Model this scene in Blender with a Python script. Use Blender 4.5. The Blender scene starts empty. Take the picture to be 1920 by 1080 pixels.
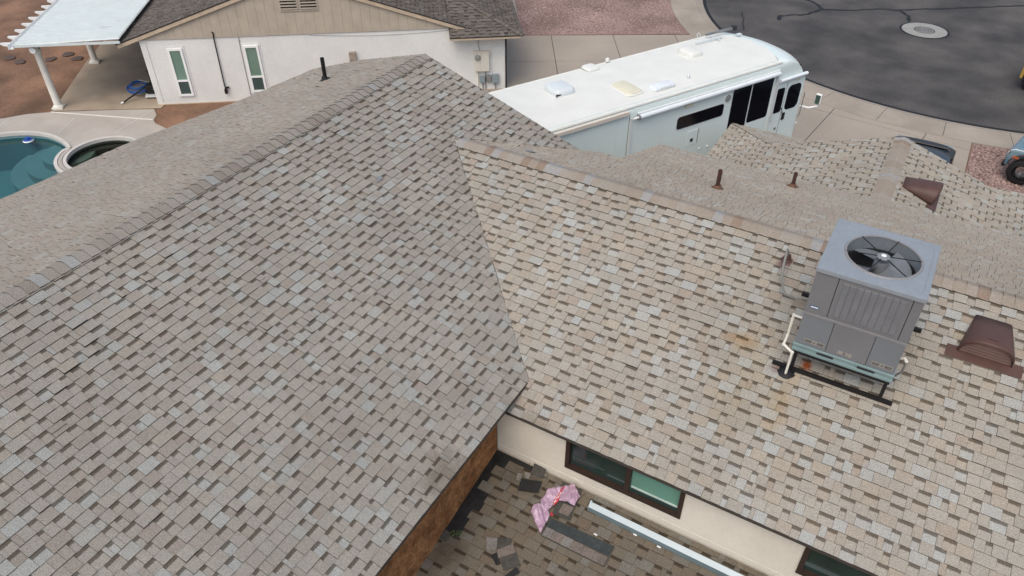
import bpy, bmesh, math, random
from mathutils import Vector, Matrix
from mathutils.geometry import tessellate_polygon
sc = bpy.context.scene
R_ = math.radians
# ------------------------------------------------------------------ camera
CAMP = Vector((3.48076, -6.39358, 11.65782))
FOC, PITCH, YAW, ROLL = 1432.14, 0.677347, -0.529681, 0.000938
fw = Vector((math.sin(YAW)*math.cos(PITCH), math.cos(YAW)*math.cos(PITCH), -math.sin(PITCH)))
rt = Vector((math.cos(YAW), -math.sin(YAW), 0)); dn = fw.cross(rt)
rt, dn = rt*math.cos(ROLL)+dn*math.sin(ROLL), -rt*math.sin(ROLL)+dn*math.cos(ROLL)
cam = bpy.data.cameras.new('camera'); camo = bpy.data.objects.new('camera', cam)
sc.collection.objects.link(camo); sc.camera = camo
cam.sensor_width = 36; cam.lens = 36*FOC/1920; cam.clip_start = .1; cam.clip_end = 2000
m = Matrix((rt, -dn, -fw)).transposed().to_4x4(); m.translation = CAMP; camo.matrix_world = m
def proj(P):
    v = P-CAMP; d = v.dot(fw)
    if d < .1: return None
    return (960+FOC*v.dot(rt)/d, 540+FOC*v.dot(dn)/d)
# ------------------------------------------------------------------ world, sun, exposure
SUN_EL, SUN_DIR = R_(59), Vector((.08, -1.0, 0)).normalized()
w_ = bpy.data.worlds.new('World'); sc.world = w_; w_.use_nodes = True
nt = w_.node_tree; bg = nt.nodes['Background']
sky = nt.nodes.new('ShaderNodeTexSky'); sky.sky_type = 'NISHITA'; sky.sun_disc = False
sky.sun_elevation = SUN_EL; sky.sun_rotation = math.atan2(SUN_DIR.x, SUN_DIR.y)
sky.air_density = 1.0; sky.dust_density = 4.5; sky.ozone_density = 1.0
nt.links.new(sky.outputs[0], bg.inputs[0]); bg.inputs[1].default_value = .15
sl = bpy.data.lights.new('sun', 'SUN'); sl.energy = .85; sl.angle = R_(60); sl.color = (1, .975, .87)
so = bpy.data.objects.new('sun', sl); sc.collection.objects.link(so)
tosun = Vector((SUN_DIR.x*math.cos(SUN_EL), SUN_DIR.y*math.cos(SUN_EL), math.sin(SUN_EL)))
so.rotation_euler = tosun.to_track_quat('Z', 'Y').to_euler(); so.location = (0, 0, 40)
sc.view_settings.view_transform = 'Standard'; sc.view_settings.look = 'None'
sc.view_settings.exposure = 0.37; sc.view_settings.gamma = 1.0
sc.view_settings.use_curve_mapping = False
sc.cycles.max_bounces = 6; sc.cycles.transparent_max_bounces = 8
# ------------------------------------------------------------------ materials
MATS = {}
def mat(name, col, rough=.8, var=.12, scale=3.0, bump=.0, bscale=60., metal=0., spec=.3, fine=.0, fscale=40., col2=None, cscale=1.5, cw=.5, vert=None):
    m = bpy.data.materials.new(name); m.use_nodes = True; n = m.node_tree; L = n.links.new
    b = n.nodes['Principled BSDF']; b.inputs['Roughness'].default_value = rough; b.inputs['Metallic'].default_value = metal
    b.inputs['Specular IOR Level'].default_value = spec
    g = n.nodes.new('ShaderNodeNewGeometry')
    def noise(s, det=4):
        t = n.nodes.new('ShaderNodeTexNoise'); t.inputs['Scale'].default_value = s; t.inputs['Detail'].default_value = det
        L(g.outputs['Position'], t.inputs['Vector']); return t.outputs['Fac']
    def maprange(x, a, b_, c, d):
        t = n.nodes.new('ShaderNodeMapRange'); t.inputs[1].default_value = a; t.inputs[2].default_value = b_; t.inputs[3].default_value = c; t.inputs[4].default_value = d
        L(x, t.inputs[0]); return t.outputs[0]
    base = None
    if vert:
        a = n.nodes.new('ShaderNodeVertexColor'); a.layer_name = vert; base = a.outputs['Color']
    else:
        r = n.nodes.new('ShaderNodeRGB'); r.outputs[0].default_value = (*col, 1); base = r.outputs[0]
    if col2:
        mx = n.nodes.new('ShaderNodeMixRGB'); L(maprange(noise(cscale, 6), .5-cw*.25, .5+cw*.25, 0, 1), mx.inputs[0]); L(base, mx.inputs[1]); mx.inputs[2].default_value = (*col2, 1); base = mx.outputs[0]
    def mult(base, fac):
        mm = n.nodes.new('ShaderNodeVectorMath'); mm.operation = 'SCALE'; L(base, mm.inputs[0]); L(fac, mm.inputs['Scale']); return mm.outputs[0]
    if var: base = mult(base, maprange(noise(scale), .25, .75, 1-var, 1+var))
    if fine: base = mult(base, maprange(noise(fscale, 2), .25, .75, 1-fine, 1+fine))
    L(base, b.inputs['Base Color'])
    if bump:
        bp = n.nodes.new('ShaderNodeBump'); bp.inputs['Strength'].default_value = bump; bp.inputs['Distance'].default_value = .02
        L(noise(bscale, 3), bp.inputs['Height']); L(bp.outputs[0], b.inputs['Normal'])
    MATS[name] = m; m['base'] = 1
    return m
def nodes_of(m):
    return m.node_tree.nodes, m.node_tree.links.new, m.node_tree.nodes['Principled BSDF']
def shingle_material(name, stains):
    m = mat(name, (1, 1, 1), .95, .085, .7, .7, 170, spec=.15, fine=.36, fscale=95, vert='Col')
    N, L, b = nodes_of(m)
    src = b.inputs['Base Color'].links[0].from_socket
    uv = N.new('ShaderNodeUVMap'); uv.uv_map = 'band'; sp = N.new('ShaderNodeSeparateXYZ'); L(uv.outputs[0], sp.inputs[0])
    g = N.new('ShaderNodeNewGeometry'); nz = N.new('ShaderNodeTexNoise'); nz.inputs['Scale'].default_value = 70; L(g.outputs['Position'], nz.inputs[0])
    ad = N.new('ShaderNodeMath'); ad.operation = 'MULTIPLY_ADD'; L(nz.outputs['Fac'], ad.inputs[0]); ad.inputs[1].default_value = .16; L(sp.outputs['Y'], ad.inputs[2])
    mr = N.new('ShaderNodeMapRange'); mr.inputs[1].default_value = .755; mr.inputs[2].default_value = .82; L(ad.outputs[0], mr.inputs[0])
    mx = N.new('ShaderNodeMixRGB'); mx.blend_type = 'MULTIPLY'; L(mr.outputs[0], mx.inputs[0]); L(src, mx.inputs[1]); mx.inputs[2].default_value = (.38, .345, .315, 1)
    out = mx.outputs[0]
    # stains that lie on the shingles: (centre, radius x, radius y, colour, strength)
    for (c, rx, ry, col, st) in stains:
        mp = N.new('ShaderNodeMapping'); mp.inputs['Location'].default_value = (-c[0]/rx, -c[1]/ry, 0); mp.inputs['Scale'].default_value = (1/rx, 1/ry, 0); L(g.outputs['Position'], mp.inputs[0])
        ln = N.new('ShaderNodeVectorMath'); ln.operation = 'LENGTH'; L(mp.outputs[0], ln.inputs[0])
        n2 = N.new('ShaderNodeTexNoise'); n2.inputs['Scale'].default_value = 6; n2.inputs['Detail'].default_value = 6; L(g.outputs['Position'], n2.inputs[0])
        s2 = N.new('ShaderNodeMath'); s2.operation = 'MULTIPLY_ADD'; L(n2.outputs['Fac'], s2.inputs[0]); s2.inputs[1].default_value = 1.1; L(ln.outputs['Value'], s2.inputs[2])
        r2 = N.new('ShaderNodeMapRange'); r2.inputs[1].default_value = .75; r2.inputs[2].default_value = 1.45; r2.inputs[3].default_value = st; r2.inputs[4].default_value = 0; L(s2.outputs[0], r2.inputs[0])
        mm = N.new('ShaderNodeMixRGB'); mm.blend_type = 'MULTIPLY'; L(r2.outputs[0], mm.inputs[0]); L(out, mm.inputs[1]); mm.inputs[2].default_value = (*col, 1); out = mm.outputs[0]
    L(out, b.inputs['Base Color'])
    return m
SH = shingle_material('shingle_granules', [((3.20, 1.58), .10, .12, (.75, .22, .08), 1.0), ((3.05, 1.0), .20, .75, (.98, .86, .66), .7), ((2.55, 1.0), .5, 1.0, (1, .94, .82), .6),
      ((2.35, 1.6), .28, .18, (.95, .72, .45), .7), ((2.9, 1.38), .16, .10, (.55, .38, .42), .8), ((2.42, 2.92), .16, .10, (.5, .36, .4), .85), ((-.1, -1.9), .35, .5, (.55, .5, .45), .8), ((.3, -.6), .5, .35, (.6, .56, .52), .7)])
SHD = shingle_material('dark_shingle_granules', [])
UNDER = mat('roof_felt', (.035, .033, .03), .95, .2, 5)
FELT = mat('black_felt', (.012, .012, .012), .6, .5, 6, .5, 15, fine=.3, fscale=20)
CREAM = mat('cream_stucco', (.66, .625, .54), .9, .06, .9, .35, 70, fine=.035, fscale=25, col2=(.60, .56, .475), cscale=1.4, cw=.9)
OSB = mat('osb', (.33, .165, .068), .85, .35, 6, .3, 40, fine=.35, fscale=24, col2=(.19, .08, .03), cscale=5, cw=.6)
BROWNF = mat('brown_window_frame', (.035, .02, .015), .5, .1)
DRIP = mat('drip_edge_metal', (.05, .042, .035), .5, .1)
WHITEW = mat('white_stucco', (.68, .685, .66), .9, .05, 1.5, .35, 45, fine=.03, fscale=12)
SIDING = mat('tan_siding', (.41, .36, .29), .85, .10, 2.5, .2, 40)
FASCIA = mat('tan_fascia', (.46, .37, .27), .8, .15, 4)
WHITEP = mat('white_paint', (.75, .76, .74), .4, .04, 2, spec=.4)
ALUM = mat('white_aluminium_panel', (.58, .635, .63), .5, .05, 3, spec=.3)
POST = mat('post_paint', (.66, .64, .58), .6, .06, 4)
VINYL = mat('white_vinyl', (.78, .80, .78), .4, .02)
RVW = mat('rv_gelcoat', (.65, .74, .715), .3, .025, 1.5, spec=.5)
RVR = mat('rv_roof_membrane', (.68, .695, .65), .55, .035, 2.2, .05, 20, col2=(.62, .63, .58), cscale=1.6, cw=1.2)
RVT = mat('rv_trim', (.60, .63, .63), .35, .04)
AWN = mat('awning_white', (.66, .71, .73), .35, .03)
AWNT = mat('awning_tan', (.62, .56, .48), .5, .06)
BGLASS = mat('dark_glass', (.006, .006, .008), .06, 0, spec=.4)
GGLASS = mat('green_glass', (.05, .09, .075), .12, .15, 2, spec=.5)
LENS = mat('lamp_lens', (.25, .26, .24), .2, .1)
YELP = mat('aged_plastic', (.62, .60, .46), .5, .06, 5)
PLAST = mat('vent_plastic', (.58, .63, .64), .4, .05, 5)
GREYM = mat('grey_metal', (.24, .25, .25), .45, .12, 4, metal=.3)
BLACK = mat('black_steel', (.012, .011, .011), .55, .3, 8)
RUBBER = mat('rubber', (.014, .014, .014), .85, .2, 8)
CHROME = mat('chrome', (.55, .55, .55), .2, .1, metal=.95)
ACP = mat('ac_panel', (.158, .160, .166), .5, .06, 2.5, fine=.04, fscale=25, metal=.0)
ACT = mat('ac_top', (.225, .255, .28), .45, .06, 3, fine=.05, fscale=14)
ACL = mat('ac_trim', (.21, .208, .21), .45, .06, 4)
ACG = mat('ac_louvre', (.185, .19, .20), .5, .12, 7)
ACB = mat('ac_base', (.19, .27, .27), .5, .12, 6)
ACD = mat('ac_dark', (.03, .032, .035), .6, .2, 8)
BLADE = mat('fan_blade', (.24, .26, .28), .4, .15, 6, metal=.3)
COIL = mat('coil_fins', (.55, .57, .58), .4, .1, 8, metal=.6)
STICK = mat('sticker', (.26, .25, .225), .6, .2, 40)
STICKD = mat('sticker_print', (.12, .11, .1), .6, .2, 40)
BADGE = mat('blue_badge', (.04, .10, .20), .3, .1); WHT = mat('bright_white', (.8, .8, .8), .4, 0)
PVC = mat('pvc', (.70, .68, .60), .45, .08, 12)
CONDUIT = mat('grey_conduit', (.20, .20, .18), .6, .12, 10)
RUSTP = mat('rust_brown_pipe', (.062, .031, .023), .75, .3, 14)
RUSTB = mat('rusty_boot', (.125, .068, .042), .85, .3, 18)
VENTL = mat('brown_vent_louvre', (.15, .085, .068), .5, .12, 5)
VENTB = mat('brown_vent_metal', (.085, .046, .038), .5, .12, 5)
TAR = mat('roof_tar', (.012, .011, .012), .45, .3, 12, .5, 30)
PURP = mat('sealant_overspray', (.17, .11, .115), .9, .2, 12)
BAG = mat('pink_plastic_film', (.40, .27, .36), .32, .15, 9, .15, 25, spec=.6)
BAGR = mat('red_print', (.42, .012, .025), .35, .12, 9, spec=.5)
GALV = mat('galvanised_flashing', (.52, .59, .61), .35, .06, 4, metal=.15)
GALVD = mat('galvanised_flashing_shaded', (.11, .15, .16), .4, .15, 4, metal=.3)  # darker copy of GALV: shade on the flashing lips painted into the colour
LEAF = mat('weed_leaf', (.06, .09, .035), .6, .3, 12)
DIRT = mat('dirt', (.235, .135, .085), .97, .22, .5, .6, 14, fine=.16, fscale=9, col2=(.115, .07, .045), cscale=.55, cw=.55)
PATIO = mat('patio_concrete', (.36, .295, .22), .85, .16, .9, .15, 30, col2=(.28, .225, .17), cscale=.8, cw=.6)
DECK = mat('pool_deck', (.40, .365, .32), .85, .07, 1.2, .12, 40, col2=(.34, .31, .275), cscale=.7)
CONC = mat('driveway_concrete', (.345, .30, .245), .9, .10, 1.0, .15, 40, fine=.05, fscale=14, col2=(.275, .243, .20), cscale=.5, cw=.7)
WALKC = mat('sidewalk_concrete', (.325, .288, .236), .9, .09, 1.0, .15, 40, fine=.05, fscale=14, col2=(.265, .232, .188), cscale=.7, cw=.7)
ASPH = mat('asphalt', (.048, .047, .0475), .95, .15, 1.1, .6, 60, fine=.34, fscale=30, col2=(.092, .087, .081), cscale=.42, cw=.5)
SEAL = mat('crack_sealant', (.012, .012, .012), .6, .1)
GRAV = mat('pink_gravel', (.28, .195, .17), .98, .12, .6, .9, 16, fine=.55, fscale=13, col2=(.20, .135, .115), cscale=.45, cw=.5)
GRAVD = mat('dark_gravel', (.15, .10, .09), .98, .3, 9)
GRAVL = mat('pale_gravel', (.38, .29, .26), .98, .3, 9)
STONE = mat('stepping_stone', (.09, .065, .055), .9, .2, 8)
COPING = mat('coping', (.50, .48, .44), .8, .08, 5, .3, 30)
PLASTER = mat('pool_plaster', (.14, .25, .27), .8, .10, 1.0)
PLASTERS = mat('pool_step_plaster', (.21, .29, .30), .8, .10, 1.0)
SPAP = mat('spa_plaster', (.05, .055, .045), .8, .2, 2)
BLUEF = mat('blue_plastic', (.02, .07, .30), .4, .1)
HOSE = mat('blue_hose', (.012, .085, .30), .4, .1)
TRUCKB = mat('faded_blue_paint', (.095, .175, .22), .35, .2, 4, spec=.5, col2=(.16, .24, .275), cscale=3, cw=.4)
CARB = mat('dark_blue_paint', (.022, .030, .042), .3, .1, spec=.5)
AMBER = mat('amber_lens', (.42, .10, .03), .3, 0)
YELM = mat('machine_yellow', (.40, .25, .06), .5, .2, 5)
BOXG = mat('grey_electric_box', (.22, .27, .29), .5, .06)
BOXW = mat('meter_box', (.60, .57, .50), .6, .05)
def block_bump(m, bw, bh, st):
    N, L, b = nodes_of(m); tc = N.new('ShaderNodeTexCoord'); mp = N.new('ShaderNodeMapping'); mp.inputs['Rotation'].default_value = (R_(-90), 0, 0); L(tc.outputs['Object'], mp.inputs[0])
    bt = N.new('ShaderNodeTexBrick'); bt.inputs['Scale'].default_value = 1; bt.inputs['Brick Width'].default_value = bw; bt.inputs['Row Height'].default_value = bh; bt.inputs['Mortar Size'].default_value = .012; bt.inputs['Mortar Smooth'].default_value = .9
    bt.inputs['Color1'].default_value = (1, 1, 1, 1); bt.inputs['Color2'].default_value = (.8, .8, .8, 1); bt.inputs['Mortar'].default_value = (0, 0, 0, 1); L(mp.outputs[0], bt.inputs[0])
    old = b.inputs['Normal'].links[0].from_socket; bp = N.new('ShaderNodeBump'); bp.inputs['Strength'].default_value = st; bp.inputs['Distance'].default_value = .02; L(bt.outputs['Color'], bp.inputs['Height']); L(old, bp.inputs['Normal']); L(bp.outputs[0], b.inputs['Normal'])
block_bump(WHITEW, .41, .105, .16)
def water(name, col):
    m = bpy.data.materials.new(name); m.use_nodes = True; n = m.node_tree; L = n.links.new
    for x in list(n.nodes): n.nodes.remove(x)
    o = n.nodes.new('ShaderNodeOutputMaterial'); t = n.nodes.new('ShaderNodeBsdfTransparent'); t.inputs[0].default_value = (*col, 1)
    g = n.nodes.new('ShaderNodeBsdfGlossy'); g.inputs['Roughness'].default_value = .03; f = n.nodes.new('ShaderNodeFresnel'); f.inputs[0].default_value = 1.33
    nz = n.nodes.new('ShaderNodeTexNoise'); nz.inputs['Scale'].default_value = 5; bp = n.nodes.new('ShaderNodeBump'); bp.inputs['Strength'].default_value = .05; L(nz.outputs[0], bp.inputs['Height']); L(bp.outputs[0], g.inputs['Normal']); L(bp.outputs[0], f.inputs['Normal'])
    x = n.nodes.new('ShaderNodeMixShader'); L(f.outputs[0], x.inputs[0]); L(t.outputs[0], x.inputs[1]); L(g.outputs[0], x.inputs[2]); L(x.outputs[0], o.inputs[0]); return m
WATER = water('pool_water', (.52, .74, .75)); SPAW = water('spa_water', (.55, .62, .55))
# ------------------------------------------------------------------ mesh helpers
col = sc.collection
PM = {}
class MB:
    def __init__(s): s.v = []; s.f = []
    def add(s, vs, fs):
        k = len(s.v); s.v += [Vector(x) for x in vs]; s.f += [[i+k for i in f] for f in fs]; return s
    def box(s, c, d, R=None):
        c = Vector(c); h = Vector(d)/2; vs = []
        for z in (-1, 1):
            for (x, y) in ((-1, -1), (1, -1), (1, 1), (-1, 1)):
                q = Vector((x*h.x, y*h.y, z*h.z)); vs.append(c+(R @ q if R else q))
        return s.add(vs, [(3, 2, 1, 0), (4, 5, 6, 7), (0, 1, 5, 4), (1, 2, 6, 5), (2, 3, 7, 6), (3, 0, 4, 7)])
    def bb(s, a, b): return s.box([(a[i]+b[i])/2 for i in range(3)], [abs(b[i]-a[i]) for i in range(3)])
    def bar(s, a, b, w, h, up=Vector((0, 0, 1))):
        a = Vector(a); b = Vector(b); d = (b-a); L = d.length; d.normalize(); x = d.cross(up)
        if x.length < 1e-4: x = d.cross(Vector((0, 1, 0)))
        x.normalize(); z = x.cross(d); Rm = Matrix((d, -x, z)).transposed()
        return s.box((a+b)/2, (L, w, h), Rm)
    def cyl(s, a, b, r0, r1=None, n=14, cap=True):
        r1 = r0 if r1 is None else r1; a = Vector(a); b = Vector(b); d = (b-a).normalized()
        x = d.cross(Vector((0, 0, 1)));
        if x.length < 1e-4: x = Vector((1, 0, 0))
        x.normalize(); y = d.cross(x); vs = []
        for (p, r) in ((a, r0), (b, r1)):
            for i in range(n): t = 2*math.pi*i/n; vs.append(p+x*(r*math.cos(t))+y*(r*math.sin(t)))
        fs = [(i, (i+1) % n, n+(i+1) % n, n+i) for i in range(n)]
        if cap: fs += [tuple(reversed(range(n))), tuple(range(n, 2*n))]
        return s.add(vs, fs)
    def tube(s, pts, r, n=8):
        pts = [Vector(p) for p in pts]; rings = []
        px = None
        for i, p in enumerate(pts):
            d = (pts[min(i+1, len(pts)-1)]-pts[max(i-1, 0)]).normalized()
            x = (px - d*px.dot(d)) if px else d.cross(Vector((0, 0, 1)))
            if x.length < 1e-4: x = d.cross(Vector((0, 1, 0)))
            x.normalize(); px = x; y = d.cross(x)
            rings.append([p+x*(r*math.cos(2*math.pi*k/n))+y*(r*math.sin(2*math.pi*k/n)) for k in range(n)])
        vs = [q for g in rings for q in g]; fs = []
        for i in range(len(rings)-1):
            for k in range(n): fs.append((i*n+k, i*n+(k+1) % n, (i+1)*n+(k+1) % n, (i+1)*n+k))
        fs += [tuple(reversed(range(n))), tuple(range(len(vs)-n, len(vs)))]
        return s.add(vs, fs)
    def prism(s, pts, off):
        pts = [Vector(p) for p in pts]; off = Vector(off); n = len(pts)
        return s.add(pts+[p+off for p in pts], [tuple(reversed(range(n))), tuple(range(n, 2*n))]+[(i, (i+1) % n, n+(i+1) % n, n+i) for i in range(n)])
    def lathe(s, prof, c, n=24, M=None):
        c = Vector(c); vs = []
        for (r, z) in prof:
            for i in range(n):
                t = 2*math.pi*i/n; q = Vector((r*math.cos(t), r*math.sin(t), z)); vs.append(c+(M @ q if M else q))
        fs = [(j*n+i, j*n+(i+1) % n, (j+1)*n+(i+1) % n, (j+1)*n+i) for j in range(len(prof)-1) for i in range(n)]
        return s.add(vs, fs)
    def build(s, name, m, parent=None, smooth=False, weld=False):
        me = bpy.data.meshes.new(name); me.from_pydata([tuple(v) for v in s.v], [], s.f)
        bm = bmesh.new(); bm.from_mesh(me)
        if weld: bmesh.ops.remove_doubles(bm, verts=bm.verts, dist=.0005)
        bmesh.ops.recalc_face_normals(bm, faces=bm.faces); bm.to_mesh(me); bm.free()
        me.materials.append(m)
        o = bpy.data.objects.new(name, me); col.objects.link(o)
        if parent: o.parent = parent
        if smooth:
            me.polygons.foreach_set('use_smooth', [True]*len(me.polygons)); me.set_sharp_from_angle(angle=R_(40))
        return o
def bevel(o, w, seg=2):
    b = o.modifiers.new('bevel', 'BEVEL'); b.width = w; b.segments = seg; b.limit_method = 'ANGLE'; b.angle_limit = R_(35); return o
def tag(o, label, cat, group=None, kind=None):
    o['label'] = label; o['category'] = cat
    if group: o['group'] = group
    if kind: o['kind'] = kind
    return o
def thing(name, label, cat, M=None, group=None):
    o = bpy.data.objects.new(name, None); col.objects.link(o); o.empty_display_size = .3
    if M: o.matrix_world = M
    PM[o.name] = M or Matrix()
    return tag(o, label, cat, group)
def unparent_space(o, p):      # world-space mesh under an Empty that has been moved
    o.parent = p; o.matrix_parent_inverse = PM[p.name].inverted(); return o
def sheet(name, loops, z, m, kind='structure', thick=0, parent=None):
    L3 = [[Vector((x, y, 0)) for (x, y) in lp] for lp in loops]
    tris = tessellate_polygon(L3); flat = [v for lp in L3 for v in lp]; b = MB()
    vs = [(v.x, v.y, z) for v in flat]; fs = [list(t) for t in tris]
    if thick:
        n = len(vs); vs = vs+[(v.x, v.y, z-thick) for v in flat]; k = 0
        for lp in L3:
            q = len(lp); fs += [[k+i, k+(i+1) % q, n+k+(i+1) % q, n+k+i] for i in range(q)]; k += q
    me = bpy.data.meshes.new(name); me.from_pydata(vs, [], fs); bm = bmesh.new(); bm.from_mesh(me)
    bmesh.ops.recalc_face_normals(bm, faces=bm.faces)
    for f in bm.faces:
        if abs(f.normal.z) > .9 and f.normal.z < 0 and f.calc_center_median().z > z-.001: f.normal_flip()
    bm.to_mesh(me); bm.free(); me.materials.append(m); o = bpy.data.objects.new(name, me); col.objects.link(o)
    if kind: o['kind'] = kind
    if parent: o.parent = parent
    return o
def clip(poly, a, b):          # keep the left side of a->b
    out = []; ax, ay = a; dx, dy = b[0]-ax, b[1]-ay
    sd = lambda p: dx*(p[1]-ay)-dy*(p[0]-ax)
    for i in range(len(poly)):
        p, q = poly[i], poly[(i+1) % len(poly)]; sp, sq = sd(p), sd(q)
        if sp >= -1e-9: out.append(p)
        if (sp > 1e-9 and sq < -1e-9) or (sp < -1e-9 and sq > 1e-9):
            t = sp/(sp-sq); out.append((p[0]+(q[0]-p[0])*t, p[1]+(q[1]-p[1])*t))
    return out
def clip_convex(poly, cv):
    for i in range(len(cv)):
        if len(poly) < 3: return []
        poly = clip(poly, cv[i], cv[(i+1) % len(cv)])
    return poly
def area(poly):
    return abs(sum(poly[i][0]*poly[(i+1) % len(poly)][1]-poly[(i+1) % len(poly)][0]*poly[i][1] for i in range(len(poly))))/2 if len(poly) > 2 else 0
# ------------------------------------------------------------------ shingled roof slopes
EXP = .1429
PAL_A = [((.278, .262, .238), 5), ((.266, .250, .228), 5), ((.288, .274, .250), 4), ((.262, .236, .210), 2.6), ((.300, .308, .302), 2.2), ((.315, .338, .342), 1.6), ((.240, .208, .184), 1.3), ((.285, .258, .224), 1.5)]
PAL_B = [((.292, .268, .228), 5), ((.284, .260, .222), 5), ((.302, .280, .244), 4), ((.292, .250, .202), 2.4), ((.315, .318, .304), 2.2), ((.325, .340, .333), 1.6), ((.272, .222, .176), 1.1), ((.306, .264, .208), 1.6)]
def soften(pal, k, g):
    W = sum(w for c, w in pal); mean = [sum(c[i]*w for c, w in pal)/W for i in range(3)]
    return [(tuple((mean[i]+(c[i]-mean[i])*k)*g[i] for i in range(3)), w) for c, w in pal]
PAL_A = soften(PAL_A, .62, (1.115, 1.10, 1.035))
PAL_B = soften(PAL_B, .66, (1.20, 1.205, 1.18))
PAL_A2 = soften(PAL_A, .6, (1.06, 1.02, .99)); PAL_B2 = soften(PAL_B, .6, (1.06, 1.02, .98)); PAL_B3 = soften(PAL_B, .8, (1.02, 1.01, .99))
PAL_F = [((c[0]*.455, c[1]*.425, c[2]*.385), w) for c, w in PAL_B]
PAL_N = [((.135, .118, .102), 4), ((.118, .103, .089), 4), ((.152, .134, .117), 3), ((.10, .088, .076), 1.5)]
EDGE = (.062, .053, .046)
UNIT = {}
def piece_geo(poly, v0, hb, ht, e=EXP):
    n = len(poly); H = lambda v: hb+(ht-hb)*min(max((v-v0)/e, 0), 1)
    vs = [(s, v, H(v)) for s, v in poly]+[(s, v, -.003) for s, v in poly]
    fs = [list(range(n))]+[[i, n+i, n+(i+1) % n, (i+1) % n] for i in range(n)]
    return vs, fs
def paint(me, cols, bands):
    ca = me.color_attributes.new('Col', 'FLOAT_COLOR', 'CORNER'); ca.data.foreach_set('color', [c for k in cols for c in (k[0], k[1], k[2], 1)])
    uv = me.uv_layers.new(name='band'); uv.data.foreach_set('uv', [c for k in bands for c in (0, k)])
def unit_mesh(kind, ci, colr, m):
    key = (kind, ci, tuple(colr), m.name)
    if key in UNIT: return UNIT[key]
    hb = .014 if kind == 'tab' else .006
    vs, fs = piece_geo([(0, 0), (1, 0), (1, 1), (0, 1)], 0, hb, .001, 1)
    me = bpy.data.meshes.new('shingle_'+kind); me.from_pydata(vs, [], fs); me.materials.append(m)
    cols = []; bands = []
    for i, f in enumerate(fs):
        for j in f:
            cols.append(colr if i == 0 else EDGE); bands.append(vs[j][1] if (kind == 'rec' and i == 0) else 0)
    paint(me, cols, bands); UNIT[key] = me; return me
def slope(name, O, S, V, polys, pal, parent, seed, nobj=0, m=SH, keep=None, e=EXP, world_parent=False, thick=.03, wide=1.0, mono=.20, gap=.0015, hr=.006):
    rnd = random.Random(seed); O = Vector(O); S = Vector(S).normalized(); V = Vector(V).normalized(); N = S.cross(V)
    P = lambda s, v, h=0: O+S*s+V*v+N*h
    dk = MB()
    for pg in polys: dk.prism([P(s, v, -.004) for s, v in pg], N*-thick)
    deck = dk.build(name, UNDER, None if world_parent else parent)
    if world_parent: unparent_space(deck, parent)
    vmin = min(v for pg in polys for s, v in pg); vmax = max(v for pg in polys for s, v in pg)
    smin = min(s for pg in polys for s, v in pg); smax = max(s for pg in polys for s, v in pg)
    cw = [w for c, w in pal]; items = []
    k = 0
    while vmin+k*e < vmax-.003:
        v0 = vmin+k*e; s = smin-rnd.uniform(0, .5); tab = rnd.random() < .5; k += 1
        while s < smax:
            wd = (rnd.uniform(.10, .225) if rnd.random() > .12 else rnd.uniform(.045, .075)) if tab else rnd.uniform(.06, .17)
            wd *= wide
            ci = rnd.choices(range(len(pal)), cw)[0]; c = pal[ci][0]
            rect = [(s+gap, v0+rnd.uniform(-.002, .001)*tab), (s+wd-gap, v0+rnd.uniform(-.002, .001)*tab), (s+wd-gap, v0+e), (s+gap, v0+e)]
            for pg in polys:
                q = clip_convex(rect, pg)
                if area(q) < 2e-4: continue
                cs = sum(a for a, b in q)/len(q); cv = sum(b for a, b in q)/len(q)
                if keep and not keep(*P(cs, cv)): continue
                full = abs(area(q)-area(rect)) < 1e-6
                items.append((q, v0, tab, ci, c, full, rect, P(cs, cv)))
            s += wd; tab = (rnd.random() < mono) if tab else True
    chosen = set()
    if nobj:
        sc_ = []
        for i, it in enumerate(items):
            if not it[5]: continue
            pp = [proj(P(a, b)) for a, b in it[6]]
            if any(x is None or not (-4 < x[0] < 1924 and -4 < x[1] < 1084) for x in pp): continue
            sc_.append((-area(pp), i))
        sc_.sort(); chosen = {i for _, i in sc_[:nobj]}
    Rm = Matrix((S, V, N)).transposed().to_4x4()
    vs = []; fs = []; cols = []; bands = []
    for i, (q, v0, tab, ci, c, full, rect, ctr) in enumerate(items):
        if i in chosen:
            o = bpy.data.objects.new('shingle', unit_mesh('tab' if tab else 'rec', ci, c, m)); col.objects.link(o); o.parent = deck
            M = Rm.copy(); M.translation = P(rect[0][0], rect[0][1]); o.matrix_basis = M @ Matrix.Diagonal((rect[1][0]-rect[0][0], e, rnd.uniform(.85, 1.15)*(1.9 if tab and rnd.random() < .025 else 1), 1)); continue
        pv, pf = piece_geo(q, v0, (.014 if tab else hr)*rnd.uniform(.85, 1.15)*(1.9 if tab and rnd.random() < .025 else 1), .001, e)
        b = len(vs); j = rnd.uniform(.95, 1.05); cc = tuple(x*j for x in c)
        vs += [tuple(P(*x)) for x in pv]
        for fi, f in enumerate(pf):
            fs.append([a+b for a in f])
            for a in f:
                cols.append(cc if fi == 0 else EDGE); bands.append((pv[a][1]-v0)/e if (not tab and fi == 0) else 0)
    if vs:
        me = bpy.data.meshes.new('shingle_courses'); me.from_pydata(vs, [], fs); me.materials.append(m); paint(me, cols, bands)
        o = bpy.data.objects.new('shingle_courses', me); col.objects.link(o); o.parent = deck; o['kind'] = 'stuff'
    return deck
CAPU = {}
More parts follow.
